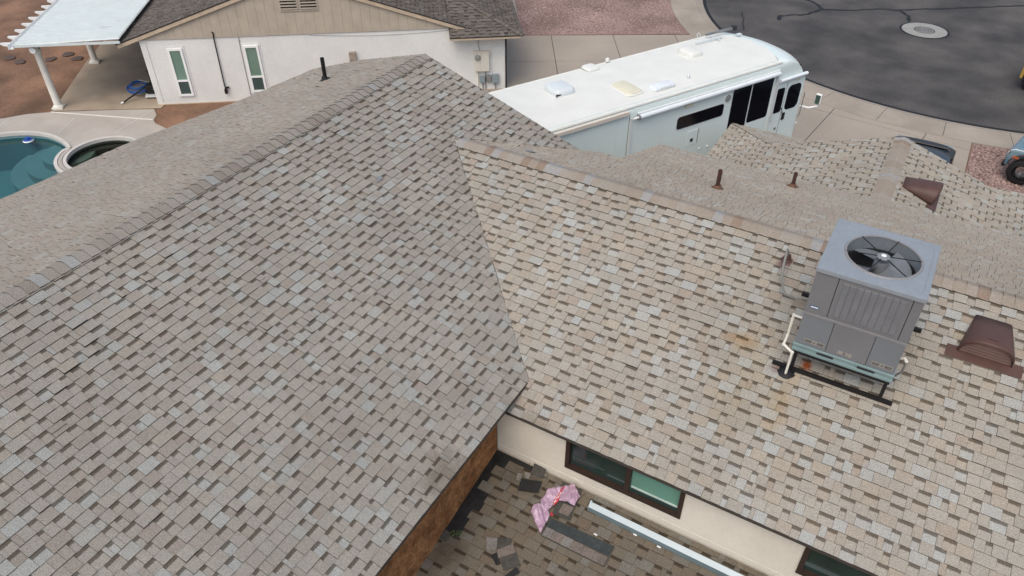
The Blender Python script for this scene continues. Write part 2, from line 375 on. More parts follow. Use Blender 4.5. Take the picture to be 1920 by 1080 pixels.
def caps(p0, p1, parent, seed, pal, hw=.155, t=.337, e=EXP, name='ridge_cap', tl=None, m=SH):
    rnd = random.Random(seed); p0 = Vector(p0); p1 = Vector(p1); d = (p1-p0); L = d.length; d.normalize(); x = d.cross(Vector((0, 0, 1))).normalized(); up = x.cross(d)
    for k in range(int(L/e)):
        ci = rnd.choices(range(len(pal)), [w for c, w in pal])[0]; key = (ci, tuple(pal[ci][0]), t, hw, e)
        if key not in CAPU:
            lat = [-1, -.42, -.15, .15, .42, 1]; vs = []
            for (yy, lift) in ((0, .024), (e+.004, .014)):
                for l in lat: vs.append((l*hw, yy, -max(abs(l)*hw-.012, 0)*t+lift-(.004 if abs(l) > .4 else 0)))
            n = len(lat); vs += [(vs[i][0], vs[i][1], vs[i][2]-.014) for i in range(n)]
            fs = [[i, i+1, n+i+1, n+i] for i in range(n-1)]+[[2*n+i, 2*n+i+1, i+1, i] for i in range(n-1)]+[[0, n, 2*n], [n-1, 3*n-1, 2*n-1]]
            me = bpy.data.meshes.new('ridge_cap'); me.from_pydata(vs, [], fs); me.materials.append(m)
            cc = []; bd = []
            for i, f in enumerate(fs):
                for a in f: cc.append(pal[ci][0] if i < n-1 else EDGE); bd.append(0)
            paint(me, cc, bd)
            me.polygons.foreach_set('use_smooth', [i < n-1 for i in range(len(fs))]); me.set_sharp_from_angle(angle=R_(30)); CAPU[key] = me
        o = bpy.data.objects.new(name, CAPU[key]); col.objects.link(o); o.parent = parent
        M = Matrix((x, d, up)).transposed().to_4x4(); M.translation = p0+d*(k*e); o.matrix_basis = M @ Matrix.Rotation(rnd.uniform(-.012, .012), 4, 'Z')
# ------------------------------------------------------------------ ground, street, paving
CX, CY, RR = 4.0, 33.0, 11.72
def arc(r, a0, a1, n): return [(CX+r*math.cos(R_(a0+(a1-a0)*i/n)), CY+r*math.sin(R_(a0+(a1-a0)*i/n))) for i in range(n+1)]
SPC, SPR = (-18.15, 5.42), 1.07
pool_pts = [(-19.42, 5.10), (-19.62, 5.19), (-20.2, 5.33), (-20.79, 5.34), (-21.3, 5.2), (-21.8, 4.92), (-22.3, 4.42), (-23, 3.6), (-23.5, 2.4), (-23.4, .6), (-22, -1), (-19.5, -1.4), (-17.5, -.6), (-16.7, 1.2), (-16.8, 2.9), (-17.2, 3.75), (-17.6, 4.16)]
def smooth_loop(pts, it=2):
    for _ in range(it):
        q = []
        for i in range(len(pts)):
            a, b = pts[i], pts[(i+1) % len(pts)]; q += [(.75*a[0]+.25*b[0], .75*a[1]+.25*b[1]), (.25*a[0]+.75*b[0], .25*a[1]+.75*b[1])]
        pts = q
    return pts
def spa_arc(r, a0, a1, n): return [(SPC[0]+r*math.cos(R_(a0+(a1-a0)*i/n)), SPC[1]+r*math.sin(R_(a0+(a1-a0)*i/n))) for i in range(n+1)]
WALL_R = 1.38
a_in = math.degrees(math.atan2(pool_pts[0][1]-SPC[1], pool_pts[0][0]-SPC[0])) % 360
a_out = math.degrees(math.atan2(pool_pts[-1][1]-SPC[1], pool_pts[-1][0]-SPC[0])) % 360
outer = pool_pts[:]
for _ in range(2):
    q = [outer[0]]
    for i in range(len(outer)-1):
        a, b = outer[i], outer[i+1]; q += [(.75*a[0]+.25*b[0], .75*a[1]+.25*b[1]), (.25*a[0]+.75*b[0], .25*a[1]+.75*b[1])]
    outer = q+[outer[-1]]
pool_loop = outer+spa_arc(WALL_R, a_out, a_in, 14)[1:-1]
spa_loop = spa_arc(SPR, 0, 360, 40)[:-1]
street = arc(RR, 66, 384, 70); street = street+[(CX+70*math.cos(R_(40)), CY+70*math.sin(R_(40))), (CX+72*math.cos(R_(50)), CY+72*math.sin(R_(50)))]
big = [(-300, -300), (300, -300), (300, 300), (-300, 300)]
hole = arc(RR+.30, 66, 384, 70)+street[71:]
gr = sheet('ground', [big, pool_loop, spa_loop, hole], 0, DIRT)
asp = sheet('street', [arc(RR+.35, 66, 384, 120)+street[71:]], -.06, ASPH)
# rolled kerb and sidewalk panels
kb = MB(); n = 120; prof = [(RR, -.06), (RR+.10, -.03), (RR+.28, .03), (RR+.34, .036)]; rows = []
for r, z in prof: rows.append([(x, y, z) for x, y in arc(r, 60, 390, n)])
kb.add([p for r in rows for p in r], [(j*(n+1)+i, j*(n+1)+i+1, (j+1)*(n+1)+i+1, (j+1)*(n+1)+i) for j in range(3) for i in range(n)])
kerb = kb.build('kerb', WALKC, smooth=True); kerb['kind'] = 'structure'
sl_ = MB(); rows = [[(x, y, -.054) for x, y in arc(r, 60, 390, n)] for r in (RR-.13, RR+.012)]
sl_.add(rows[0]+rows[1], [(i, i+1, n+2+i, n+1+i) for i in range(n)]); o = sl_.build('gutter_seal', SEAL, asp)
walk = sheet('pavement', [arc(RR+.34, 100, 380, 90)+arc(RR+1.5, 380, 100, 90)], .012, UNDER)
for k in range(31):
    a0 = 100+k*9; a1 = a0+8.93
    sheet('paving_slab', [arc(RR+.345, a0, a1, 6)+arc(RR+1.5, a1, a0, 6)], .036, WALKC, kind=None, thick=.03, parent=walk)
drive = sheet('driveway', [[(-13, 12), (-1.2, 6.8), (7.5, 7.4), (5.09, 17.8), (5.09, 20.5), (0, 20.6), (-5.9, 24.2), (-12.0, 20.62), (-13.5, 18.6)]], .006, UNDER)
def slabs(ang, ox, oy, sx, sy, region, skip):
    ca, sa = math.cos(R_(ang)), math.sin(R_(ang))
    for i in range(-8, 9):
        for j in range(-8, 9):
            r = [(i*sx+.012, j*sy+.012), ((i+1)*sx-.012, j*sy+.012), ((i+1)*sx-.012, (j+1)*sy-.012), (i*sx+.012, (j+1)*sy-.012)]
            q = [(ox+x*ca-y*sa, oy+x*sa+y*ca) for x, y in r]; q = clip_convex(q, region)
            if len(q) < 3 or area(q) < .03: continue
            c = Vector((sum(p[0] for p in q)/len(q), sum(p[1] for p in q)/len(q))); d = (Vector((CX, CY))-c).normalized(); tp = Vector((CX, CY))-d*(RR+1.42); tn = Vector((-d.y, d.x))
            q = clip(q, tuple(tp), tuple(tp+tn))
            if len(q) < 3 or area(q) < .03: continue
            sheet('paving_slab', [q], .026, CONC, kind=None, thick=.018, parent=drive)
slabs(31.6, -8.67, 22.62, 2.55, 2.72, [(-13.2, 12), (-.9, 6.8), (-.9, 21.2), (-5.75, 24.3), (-11.95, 20.58), (-13.2, 18.6)], None)
slabs(-6, .72, 19.7, 3.0, 3.2, [(-.88, 6.8), (5.08, 6.8), (5.08, 21.5), (-.88, 21.5)], None)
sheet('gravel_bed', [[(-11.97, 20.70), (-5.9, 24.35), (-6.86, 25.5), (-7.75, 27.0), (-8.35, 28.3), (-9.2, 31), (-9.4, 34), (-9, 40), (-30, 40), (-14.4, 24.4)]], .010, GRAV)
sheet('gravel_bed', [[(5.12, 12), (16, 12), (16, 24.5), (12.7, 23.6), (9.5, 21.2), (6.6, 20.02), (5.12, 19.86)]], .010, GRAV)
sheet('walkway', [[(-11.5, 18.5), (-11.95, 20.72), (-14.4, 24.4), (-16, 27), (-16.6, 26.6), (-13.2, 20.6), (-12.2, 18.1)]], .028, CONC)
# gravel stones
for gi, gm in enumerate((GRAV, GRAVD, GRAVL)):
    rnd = random.Random(5+gi); gs = MB()
    for i in range(2400):
        if i < 1300: x, y = rnd.uniform(5.15, 9), rnd.uniform(14.5, 19.8)
        else: x, y = rnd.uniform(-14, -6.2), rnd.uniform(21, 30)
        if i >= 1300 and (y < 20.7+(x+11.97)*.6+.1 or math.hypot(x-CX, y-CY) < RR+1.6 or x < -11.9-(y-20.7)*.62): continue
        r = rnd.uniform(.02, .05); z = .010
        a = rnd.uniform(0, 6)
        gs.add([(x+r*math.cos(a), y+r*math.sin(a), z), (x+r*math.cos(a+2), y+r*math.sin(a+2), z), (x+r*math.cos(a+4.2), y+r*math.sin(a+4.2), z), (x, y, z+r*.8)], [(0, 1, 3), (1, 2, 3), (2, 0, 3)])
    o = gs.build('gravel', gm); tag(o, ('loose pink', 'scattered dark', 'scattered pale')[gi]+' landscaping gravel on the beds beside the driveways', 'gravel', kind='stuff')
# sealed cracks and manhole
def ribbon(name, pts, w, z, m, parent):
    b = MB(); P2 = [Vector(p) for p in pts]; L = []; rr = random.Random(len(pts))
    for i, p in enumerate(P2):
        d = (P2[min(i+1, len(P2)-1)]-P2[max(i-1, 0)]).normalized(); nn_ = Vector((-d.y, d.x))*(w/2*rr.uniform(.7, 1.3)); L += [(p.x+nn_.x, p.y+nn_.y, z), (p.x-nn_.x, p.y-nn_.y, z)]
    b.add(L, [(2*i, 2*i+1, 2*i+3, 2*i+2) for i in range(len(P2)-1)]); return b.build(name, m, parent)
def wob(pts, k=5, a=.05, seed=1):
    rr = random.Random(seed); out = []
    for i in range(len(pts)-1):
        for j in range(k): t = j/k; out.append((pts[i][0]*(1-t)+pts[i+1][0]*t+rr.uniform(-a, a), pts[i][1]*(1-t)+pts[i+1][1]*t+rr.uniform(-a, a)))
    return out+[pts[-1]]
ribbon('sealed_crack', wob([(-3.26, 28.0), (-3.34, 28.6), (-2.43, 29.27), (-2.03, 30.06), (-2.0, 30.47), (-2.4, 31.0), (-3.4, 31.7), (-4.5, 33)]), .15, -.055, SEAL, asp)
ribbon('sealed_crack', wob([(-1.98, 30.3), (-.72, 30.9), (.27, 31.72), (1.03, 31.92), (1.73, 32.48), (3.36, 33.6), (5.3, 35.05), (7.5, 36.6)], seed=2), .13, -.0545, SEAL, asp)
ribbon('sealed_crack', wob([(1.15, 31.9), (1.5, 31.4), (1.66, 30.65)], seed=3), .15, -.054, SEAL, asp)
ribbon('sealed_crack', wob([(-4.9, 28.2), (-4.5, 27.0), (-4.2, 26.0)], seed=4), .05, -.055, SEAL, asp)
mh = thing('manhole', 'round concrete manhole collar with iron lid set in the asphalt', 'manhole', Matrix.Translation((2.38, 29.87, -.06)))
MB().lathe([(0, .004), (.98, .004)], (0, 0, 0), 40).build('sealant_ring', SEAL, mh)
MB().lathe([(.42, .006), (.42, .012), (.89, .012), (.89, .005)], (0, 0, 0), 40).build('collar', mat('collar_concrete', (.27, .27, .25), .9, .1, 4), mh)
lid = MB().lathe([(0, .011), (.38, .011), (.40, .006)], (0, 0, 0), 32).build('lid', mat('cast_iron', (.13, .12, .11), .8, .2, 9, .3, 30), mh)
for r in (.12, .22, .32):
    MB().lathe([(r-.015, .012), (r-.012, .016), (r+.012, .016), (r+.015, .012)], (0, 0, 0), 32).build('tread_ring', GREYM, lid)
# ------------------------------------------------------------------ pool, patio slab
def inset_loop(loop, d):
    out = []; n = len(loop)
    for i in range(n):
        a, b, c = Vector(loop[i-1]), Vector(loop[i]), Vector(loop[(i+1) % n]); t = (c-a).normalized(); out.append(tuple(b+Vector((-t.y, t.x))*d))
    return out
def signed(loop): return sum(loop[i][0]*loop[(i+1) % len(loop)][1]-loop[(i+1) % len(loop)][0]*loop[i][1] for i in range(len(loop)))/2
def basin(loop, depth, m, name, label):
    if signed(loop) < 0: loop = loop[::-1]
    b = MB(); n = len(loop); fl = inset_loop(loop, .25)
    b.add([(x, y, .0) for x, y in loop]+[(x, y, -depth+.25) for x, y in loop]+[(x, y, -depth) for x, y in fl], [(i, (i+1) % n, n+(i+1) % n, n+i) for i in range(n)]+[(n+i, n+(i+1) % n, 2*n+(i+1) % n, 2*n+i) for i in range(n)])
    L3 = [Vector((x, y, 0)) for x, y in fl]; b.add([(x, y, -depth) for x, y in fl], [list(t) for t in tessellate_polygon([L3])])
    o = b.build(name, m); o['kind'] = 'structure'; return o
pb = basin(pool_loop, 1.5, PLASTER, 'pool_basin', ''); sb = basin(spa_loop, 1.0, SPAP, 'spa_basin', '')
wp = sheet('pool_water', [pool_loop], -.14, WATER); ws = sheet('spa_water', [spa_loop], -.12, SPAW)
for k, (r, z) in enumerate(((.75, -.28), (1.25, -.52), (1.75, -.78))):
    c = (-19.75, 5.2); L = [(c[0]+r*1.15*math.cos(R_(a)), c[1]+r*math.sin(R_(a))) for a in range(0, 360, 9)]
    if signed(pool_loop) > 0: cvx = pool_loop
    L = [p for p in L]
    b = MB(); n = len(L); ok = [p for p in L]
    b.add([(x, y, z) for x, y in L]+[(x, y, z-.3) for x, y in L], [list(range(n))]+[(i, (i+1) % n, n+(i+1) % n, n+i) for i in range(n)]); b.build('pool_step', PLASTERS, pb, True)
MB().lathe([(0, -.45), (.75, -.45), (.75, -1)], (SPC[0]+.1, SPC[1]+.75, 0), 24).build('spa_bench', mat('spa_bench_plaster', (.10, .10, .075), .8, .2), sb)
cpl = pool_loop if signed(pool_loop) > 0 else pool_loop[::-1]
def coping(loop, w0, w1, name, parent, part=None):
    a = inset_loop(loop, w0); bq = inset_loop(loop, -w1); n = len(loop); b = MB(); idx = range(n) if part is None else part
    sec = [(a, -.05), (a, .035), (a, .06), (bq, .06), (bq, .02)]
    vs = [(p[0], p[1], z) for lp, z in sec for p in lp]
    b.add(vs, [(j*n+i, j*n+(i+1) % n, (j+1)*n+(i+1) % n, (j+1)*n+i) for j in range(4) for i in idx]); return b.build(name, COPING, parent, True)
coping(cpl, .02, .08, 'coping', pb)
coping(spa_loop, .02, .08, 'coping', sb)
# raised wall top between pool and spa
wa = spa_arc(SPR+.10, a_in+2, a_out-2, 24) if a_in < a_out else spa_arc(SPR+.10, a_in+2, a_out+358, 24); wb = [(SPC[0]+(x-SPC[0])*(WALL_R-.1)/(SPR+.10), SPC[1]+(y-SPC[1])*(WALL_R-.1)/(SPR+.10)) for x, y in wa]
MB().prism([(x, y, .045) for x, y in wa+wb[::-1]], (0, 0, .013)).build('dam_wall_top', DECK, sb)
deck = sheet('pool_deck', [[(-26, 4.2), (-24.2, 4.7), (-23.22, 5.30), (-22.82, 5.92), (-22.23, 6.46), (-20.31, 7.78), (-19.39, 8.36), (-18.95, 8.1), (-18.74, 7.81), (-18.5, 7.66), (-17.79, 7.59), (-16.5, 7.5), (-13.5, 7.0), (-12.2, 5), (-12.2, -6), (-26, -6)], pool_loop, spa_loop], .018, DECK)
b = MB().bar((-22.23, 6.43, .026), (-18.76, 7.80, .026), .05, .018); b.build('expansion_joint', mat('white_joint', (.62, .6, .55), .7, .05), deck)
JL = mat('deck_joint', (.52, .49, .44), .8, .05)
for a, c in (((-19.1, 6.62), (-19.35, 8.2)), ((-20.66, 5.62), (-21.2, 6.6)), ((-23.0, 5.4), (-22.75, 4.75))): MB().bar((*a, .0195), (*c, .0195), .025, .005).build('deck_joint', JL, deck)
patio = sheet('patio_slab', [[(-22.25, 6.5), (-20.31, 7.80), (-19.24, 8.52), (-19.4, 8.9), (-27, 18.5), (-30, 16.5), (-24.95, 9.75)]], .022, PATIO)
flo = thing('pool_float', 'small blue chlorine float at the far edge of the pool', 'float', Matrix.Translation((-21.35, 4.95, -.14)))
MB().lathe([(0, .12), (.07, .11), (.08, .05), (.15, .03), (.16, -.02), (.12, -.05), (0, -.06)], (0, 0, 0), 18).build('float_body', BLUEF, flo, True)
MB().lathe([(.151, .03), (.165, .01), (.165, -.01), (.161, -.02)], (0, 0, 0), 18).build('float_ring', WHT, flo, True)
rnd = random.Random(8)
for i, (x, y, lb) in enumerate([(-27.91, 8.55, 'flat round stepping stone farthest left on the brown dirt'), (-27.21, 8.54, 'flat round stepping stone second from left on the brown dirt'), (-26.42, 9.3, 'flat round stepping stone half hidden behind the white porch post'), (-26.27, 9.94, 'flat round stepping stone upper one of the pair between the porch posts'), (-25.59, 9.85, 'flat round stepping stone nearest the patio slab edge')]):
    b = MB(); n = 16; pr = [(.20, .0), (.22, .03), (.20, .05), (0, .055)]
    L = []
    b.lathe(pr, (0, 0, 0), n); b.v = [Vector((v.x*(1+.12*math.sin(i*2+3*math.atan2(v.y, v.x))), v.y*(1+.1*math.cos(i+2*math.atan2(v.y, v.x))), v.z)) for v in b.v]
    o = b.build('stepping_stone', STONE); o.location = (x, y, 0); tag(o, lb, 'stone', 'stepping stones on the dirt')
# ------------------------------------------------------------------ the shingled house
H0, w, t, WA = 4.2, 3.44, .3368, 5.18
K = math.sqrt(1+t*t); c_, s_ = 1/K, t/K
house = thing('house', 'cream stucco house under a sprawling tan and grey shingle roof', 'house')
Yn, YA = -6.8, 5.1
# walls
XB, ZG = 9.9, 0
def gable_wall(name, pts, off, m=CREAM): MB().prism(pts, off).build(name, m, house)
zr = lambda x: H0-.06-t*x if x > -WA else H0-.06+t*WA+t*(x+WA)
gable_wall('wall', [(-8.2, YA-.25, 0), (-.32, YA-.25, 0), (-.32, YA-.25, zr(-.32)), (-WA, YA-.25, zr(-WA)), (-8.2, YA-.25, zr(-8.2))], (0, .15, 0))
gable_wall('wall', [(-8.2, Yn+.2, 0), (-8.2, YA-.26, 0), (-8.2, YA-.26, zr(-8.2)), (-8.2, Yn+.2, zr(-8.2))], (.15, 0, 0))
gable_wall('wall', [(-8.2, Yn+.3, 0), (-.32, Yn+.3, 0), (-.32, Yn+.3, zr(-.32)), (-WA, Yn+.3, zr(-WA)), (-8.2, Yn+.3, zr(-8.2))], (0, .15, 0))
gable_wall('wall', [(-.29, Yn+.46, 0), (-.29, -.30, 0), (-.29, -.30, 2.2), (-.29, Yn+.46, 2.2)], (-.12, 0, 0))
zb = lambda y: H0-.05+(t*y if y < w else t*(2*w-y))
# front wall of the window wing, pierced for two windows
WIN = [(.79, 2.43), (3.88, 5.52)]; WZ0, WZ1 = H0-.90, H0-.27
wb_ = MB(); xs = [-.284, WIN[0][0], WIN[0][1], WIN[1][0], WIN[1][1], XB]; zt = zb(-.38)
for i in range(5):
    if i in (0, 2, 4): wb_.bb((xs[i], -.38, 0), (xs[i+1], -.24, zt))
    else: wb_.bb((xs[i], -.38, 0), (xs[i+1], -.24, WZ0)); wb_.bb((xs[i], -.38, WZ1), (xs[i+1], -.24, zt))
wb_.build('wall', CREAM, house)
MB().bb((-.275, -.3885, H0-1.24), (XB, -.383, H0-1.07)).build('wall_ledge', CREAM, house)
gable_wall('wall', [(XB-.15, -.24, 0), (XB-.15, 7.3, 0), (XB-.15, 7.3, zb(7.3)), (XB-.15, w, zb(w)), (XB-.15, -.24, zb(-.24))], (.15, 0, 0))
gable_wall('wall', [(-.9, 7.2, 0), (XB-.16, 7.2, 0), (XB-.16, 7.2, zb(7.2)), (-.9, 7.2, zb(7.2))], (0, .12, 0))
gable_wall('wall', [(-.9, 5.1, 0), (-.9, 7.19, 0), (-.9, 7.19, zb(7.19)), (-.9, 5.1, zb(5.1))], (.12, 0, 0))
gable_wall('wall', [(-.3, 4.9, 0), (-.91, 4.9, 0), (-.91, 4.9, zb(5.0)), (-.3, 4.9, zb(5.0))], (0, .15, 0))
ZD, XD = 4.0, 3.285
zd = lambda x: ZD-.06-t*abs(x-XD)
gable_wall('wall', [(-.4, 10.15, 0), (7.6, 10.15, 0), (7.6, 10.15, zd(7.6)), (XD, 10.15, zd(XD)), (-.4, 10.15, zd(-.4))], (0, .12, 0))
gable_wall('wall', [(-.4, 7.33, 0), (-.4, 10.14, 0), (-.4, 10.14, zd(-.4)), (-.4, 7.33, zd(-.4))], (.12, 0, 0))
# OSB sheathing on the side of the left wing, in sheets
y = -.425; i = 0
while y > Yn+.5:
    y2 = max(y-2.44, Yn+.5); d = .004*(i % 2)
    MB().bb((-.28+d, y2+.003, H0-1.9), (-.262+d, y, H0-.03)).build('sheathing_panel', OSB, house); y = y2; i += 1
# windows
for wi, (x0, x1) in enumerate(WIN):
    fr = MB(); yf = -.40
    for (a, b_) in (((x0, yf, WZ0), (x0+.06, yf+.1, WZ1)), ((x1-.06, yf, WZ0), (x1, yf+.1, WZ1)), ((x0+.06, yf, WZ0), (x1-.06, yf+.1, WZ0+.07)), ((x0+.06, yf, WZ1-.06), (x1-.06, yf+.1, WZ1)), ((x0+.86, yf, WZ0+.07), (x0+.93, yf+.1, WZ1-.06))): fr.bb(a, b_)
    wf = fr.build('window', BROWNF, house)
    MB().bb((x0+.06, -.345, WZ0+.07), (x0+.86, -.338, WZ1-.06)).build('pane', mat('dark_green_glass', (.018, .035, .03), .08, .2, 2, spec=.5), wf)
    MB().bb((x0+.93, -.355, WZ0+.07), (x1-.06, -.348, WZ1-.06)).build('pane', mat('sea_green_glass', (.12, .26, .205), .12, .18, 1.5, spec=.5), wf)
    MB().bb((x0+.94, -.366, WZ0+.155), (x1-.07, -.357, WZ0+.185)).build('rail', mat('window_rail', (.45, .55, .5), .4), wf)
    MB().bb((x0+.94, -.364, WZ0+.075), (x1-.07, -.358, WZ0+.15)).build('lower_track', mat('window_track', (.02, .04, .035), .4), wf)
    MB().bb((x0+.10, -.352, WZ0+.22), (x0+.55, -.347, WZ0+.235)).build('screen_bar', mat('screen_bar', (.05, .08, .07), .5), wf) if wi == 0 else None
# roof slopes
SLP = dict(parent=house)
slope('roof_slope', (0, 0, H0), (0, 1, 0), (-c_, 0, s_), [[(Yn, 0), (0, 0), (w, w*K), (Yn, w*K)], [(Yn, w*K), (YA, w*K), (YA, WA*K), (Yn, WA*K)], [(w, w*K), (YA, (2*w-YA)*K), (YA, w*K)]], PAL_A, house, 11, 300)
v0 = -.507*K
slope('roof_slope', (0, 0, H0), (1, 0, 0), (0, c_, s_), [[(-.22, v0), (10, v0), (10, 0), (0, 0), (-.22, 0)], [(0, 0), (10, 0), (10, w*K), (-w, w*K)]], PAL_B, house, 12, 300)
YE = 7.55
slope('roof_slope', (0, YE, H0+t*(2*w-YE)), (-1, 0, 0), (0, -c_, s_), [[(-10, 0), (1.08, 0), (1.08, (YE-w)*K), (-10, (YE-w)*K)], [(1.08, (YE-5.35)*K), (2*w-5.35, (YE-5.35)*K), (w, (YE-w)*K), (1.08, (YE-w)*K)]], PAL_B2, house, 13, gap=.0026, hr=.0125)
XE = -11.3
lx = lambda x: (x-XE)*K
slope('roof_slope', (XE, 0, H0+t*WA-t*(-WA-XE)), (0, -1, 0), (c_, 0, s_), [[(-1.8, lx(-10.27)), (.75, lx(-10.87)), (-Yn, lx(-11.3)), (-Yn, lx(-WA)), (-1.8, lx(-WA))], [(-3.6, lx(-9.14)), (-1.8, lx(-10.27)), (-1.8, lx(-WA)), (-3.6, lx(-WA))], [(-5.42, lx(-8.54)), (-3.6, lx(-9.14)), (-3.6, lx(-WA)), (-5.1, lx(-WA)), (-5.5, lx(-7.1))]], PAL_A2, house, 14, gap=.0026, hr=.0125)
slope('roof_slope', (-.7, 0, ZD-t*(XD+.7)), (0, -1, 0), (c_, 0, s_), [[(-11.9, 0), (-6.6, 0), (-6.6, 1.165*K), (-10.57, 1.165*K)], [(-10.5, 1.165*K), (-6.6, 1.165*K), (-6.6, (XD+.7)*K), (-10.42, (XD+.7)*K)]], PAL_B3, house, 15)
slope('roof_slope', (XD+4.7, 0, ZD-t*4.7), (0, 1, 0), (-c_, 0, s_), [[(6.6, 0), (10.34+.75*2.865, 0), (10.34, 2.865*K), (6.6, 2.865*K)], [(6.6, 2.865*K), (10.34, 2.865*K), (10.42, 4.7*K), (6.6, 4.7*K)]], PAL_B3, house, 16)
tg = .295; kg = math.sqrt(1+tg*tg)
slope('roof_slope', (0, 11.93, ZD-t*(XD+.7)), (-1, 0, 0), (0, -1/kg, tg/kg), [[(-1.09, 0), (.7, 0), (-.465, 1.36*kg), (-1.345, 1.36*kg)]], PAL_B3, house, 17)
# lower lean-to roof
tf = .17; kf = math.sqrt(1+tf*tf); ZF = H0-1.15
zF = lambda y: ZF+tf*(y+.38)
JAG = random.Random(77); jag = [JAG.uniform(-.03, .06) for _ in range(40)]
def keepF(x, y, z):
    k = int((y+3.6)*kf/EXP+.5)
    if y > -1.8 and x < -.085+jag[k % 40]: return False
    if y > -.62 and x < .02+jag[(k+9) % 40]*1.5: return False
    if y > -.48 and x < .32: return False
    return True
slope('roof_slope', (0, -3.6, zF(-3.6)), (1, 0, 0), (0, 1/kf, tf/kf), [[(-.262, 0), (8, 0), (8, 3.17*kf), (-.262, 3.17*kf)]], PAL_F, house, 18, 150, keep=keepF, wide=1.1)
MB().prism([(-.262, -1.9, zF(-1.9)-.0035), (-.05, -1.9, zF(-1.9)-.0035), (.35, -.43, zF(-.43)-.0035), (-.262, -.43, zF(-.43)-.0035)], (0, 0, .002)).build('felt_underlay', FELT, house)
# ridge caps, drip edges
PAL_C = [((.300, .276, .238), 4), ((.283, .256, .218), 4), ((.312, .290, .252), 3), ((.262, .230, .195), 1.6), ((.315, .318, .302), 1.4)]
PAL_CB = [((.32, .28, .232), 4), ((.305, .262, .212), 4), ((.325, .295, .25), 3), ((.265, .205, .158), .9), ((.32, .315, .298), 1.3)]
caps((-WA, Yn, H0+t*WA+.004), (-WA, YA-.02, H0+t*WA+.004), house, 21, PAL_C)
caps((-w+.12, w, H0+t*w+.004), (9.95, w, H0+t*w+.004), house, 22, PAL_CB, hw=.165)
caps((XD, 10.36, ZD+.004), (XD, 7.2, ZD+.004), house, 23, PAL_CB, hw=.17)
def drip(a, b, h=.026, nrm=(0, 0, 0)):
    a = Vector(a)+Vector(nrm); b = Vector(b)+Vector(nrm); MB().bar(a-Vector((0, 0, h/2+.006)), b-Vector((0, 0, h/2+.006)), .018, h).build('drip_edge', DRIP, house)
drip((.002, Yn, H0), (.002, -.02, H0)); drip((-.22, -.513, H0-.507*t), (10, -.513, H0-.507*t))
drip((-1.08, YE+.004, H0+t*(2*w-YE)), (10, YE+.004, H0+t*(2*w-YE)))
drip((-WA, YA+.006, H0+t*WA), (-1.7, YA+.006, H0+1.7*t))
zl = lambda x: H0+t*WA-t*(-WA-x)
LE = [(-WA, 5.106), (-7.1, 5.506), (-8.545, 5.425), (-9.146, 3.602), (-10.276, 1.802), (-10.876, -.75), (-11.305, Yn)]
for a, b_ in zip(LE, LE[1:]): drip((*a, zl(a[0])), (*b_, zl(b_[0])))
drip((-1.086, YE, H0+t*(2*w-YE)), (-1.086, 5.35, H0+t*(2*w-5.35)))
# valley flashing lines
for a, b_ in (((-.02, .02, H0+.008), (-w+.05, w-.05, H0+t*w-.012)), ((-w+.02, w+.03, H0+t*w), (-1.75, 5.13, H0+t*1.75+.004))):
    rr = random.Random(6); A_, B_ = Vector(a), Vector(b_); MB().tube([A_.lerp(B_, q/26)+Vector((rr.uniform(-.009, .009), rr.uniform(-.009, .009), 0)) for q in range(27)], .0065, 5).build('valley_seam', DRIP, house)
# ------------------------------------------------------------------ rooftop air conditioner
AC0 = Vector((2.986, 1.390, H0+.877)); AW, AD, AH = 1.158, 1.156, 1.284
ac = thing('air_conditioner', 'grey packaged rooftop air conditioner with round fan grille on top', 'air conditioner', Matrix.Translation(AC0))
ZB, ZM = .115, .60
bevel(MB().bb((.02, .02, ZB), (AW-.02, AD-.02, AH-.45)).build('cabinet', ACD, ac), .004)
b = MB().bb((-.012, -.014, 0), (AW+.012, AD+.012, .045)); b.bb((-.004, -.004, .045), (AW+.004, AD+.004, .085)); b.bb((-.012, -.014, .085), (AW+.012, AD+.012, ZB)); br = bevel(b.build('base_rail', ACB, ac), .006)
for x in (.28, .76): MB().bb((x, -.012, .050), (x+.20, -.003, .080)).build('fork_slot', ACD, br)
cut = [0, .365, .835, AW]
for i in range(3):
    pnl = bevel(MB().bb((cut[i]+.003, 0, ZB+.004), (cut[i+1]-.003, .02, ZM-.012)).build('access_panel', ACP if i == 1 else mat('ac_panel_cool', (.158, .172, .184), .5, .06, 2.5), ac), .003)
    if i == 1:
        MB().bb((.50, -.002, ZB+.05), (.66, .0, ZB+.10)).build('rating_label', STICK, pnl); MB().bb((.56, -.004, ZB+.06), (.585, -.001, ZB+.095)).build('label_print', STICKD, pnl)
    else:
        x = .10 if i == 0 else .885
        MB().bb((x, -.002, ZB+.055), (x+.24, .0, ZB+.115)).build('handle_plate', STICK, pnl)
        for dx in (.01, .15): MB().bb((x+dx, -.004, ZB+.065), (x+dx+.08, -.001, ZB+.105)).build('handle_recess', STICKD, pnl)
        MB().cyl((x+.12, -.001, ZB+.085), (x+.12, -.006, ZB+.085), .014, n=12).build('lock', STICKD, pnl)
bevel(MB().bb((-.004, -.006, ZM-.012), (AW+.004, .022, ZM+.022)).build('divider_rail', ACL, ac), .004)
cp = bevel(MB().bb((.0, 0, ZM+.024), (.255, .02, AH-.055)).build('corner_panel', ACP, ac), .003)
M_ = Matrix.Rotation(R_(90), 3, 'X')
MB().lathe([(0, .004), (.055, .004), (.058, 0)], (.095, 0, ZM+.12), 24, Matrix.Diagonal((1, 1, .35)).to_3x3() @ M_).build('badge', BADGE, cp); MB().bb((.055, -.0065, ZM+.114), (.138, -.003, ZM+.126)).build('badge_stripe', WHT, cp)
gp = bevel(MB().bb((.262, 0, ZM+.024), (AW-.11, .018, AH-.055)).build('grille_panel', ACP, ac), .003)
gx0, gx1, nz = .315, AW-.155, 9; gw = (gx1-gx0)/nz
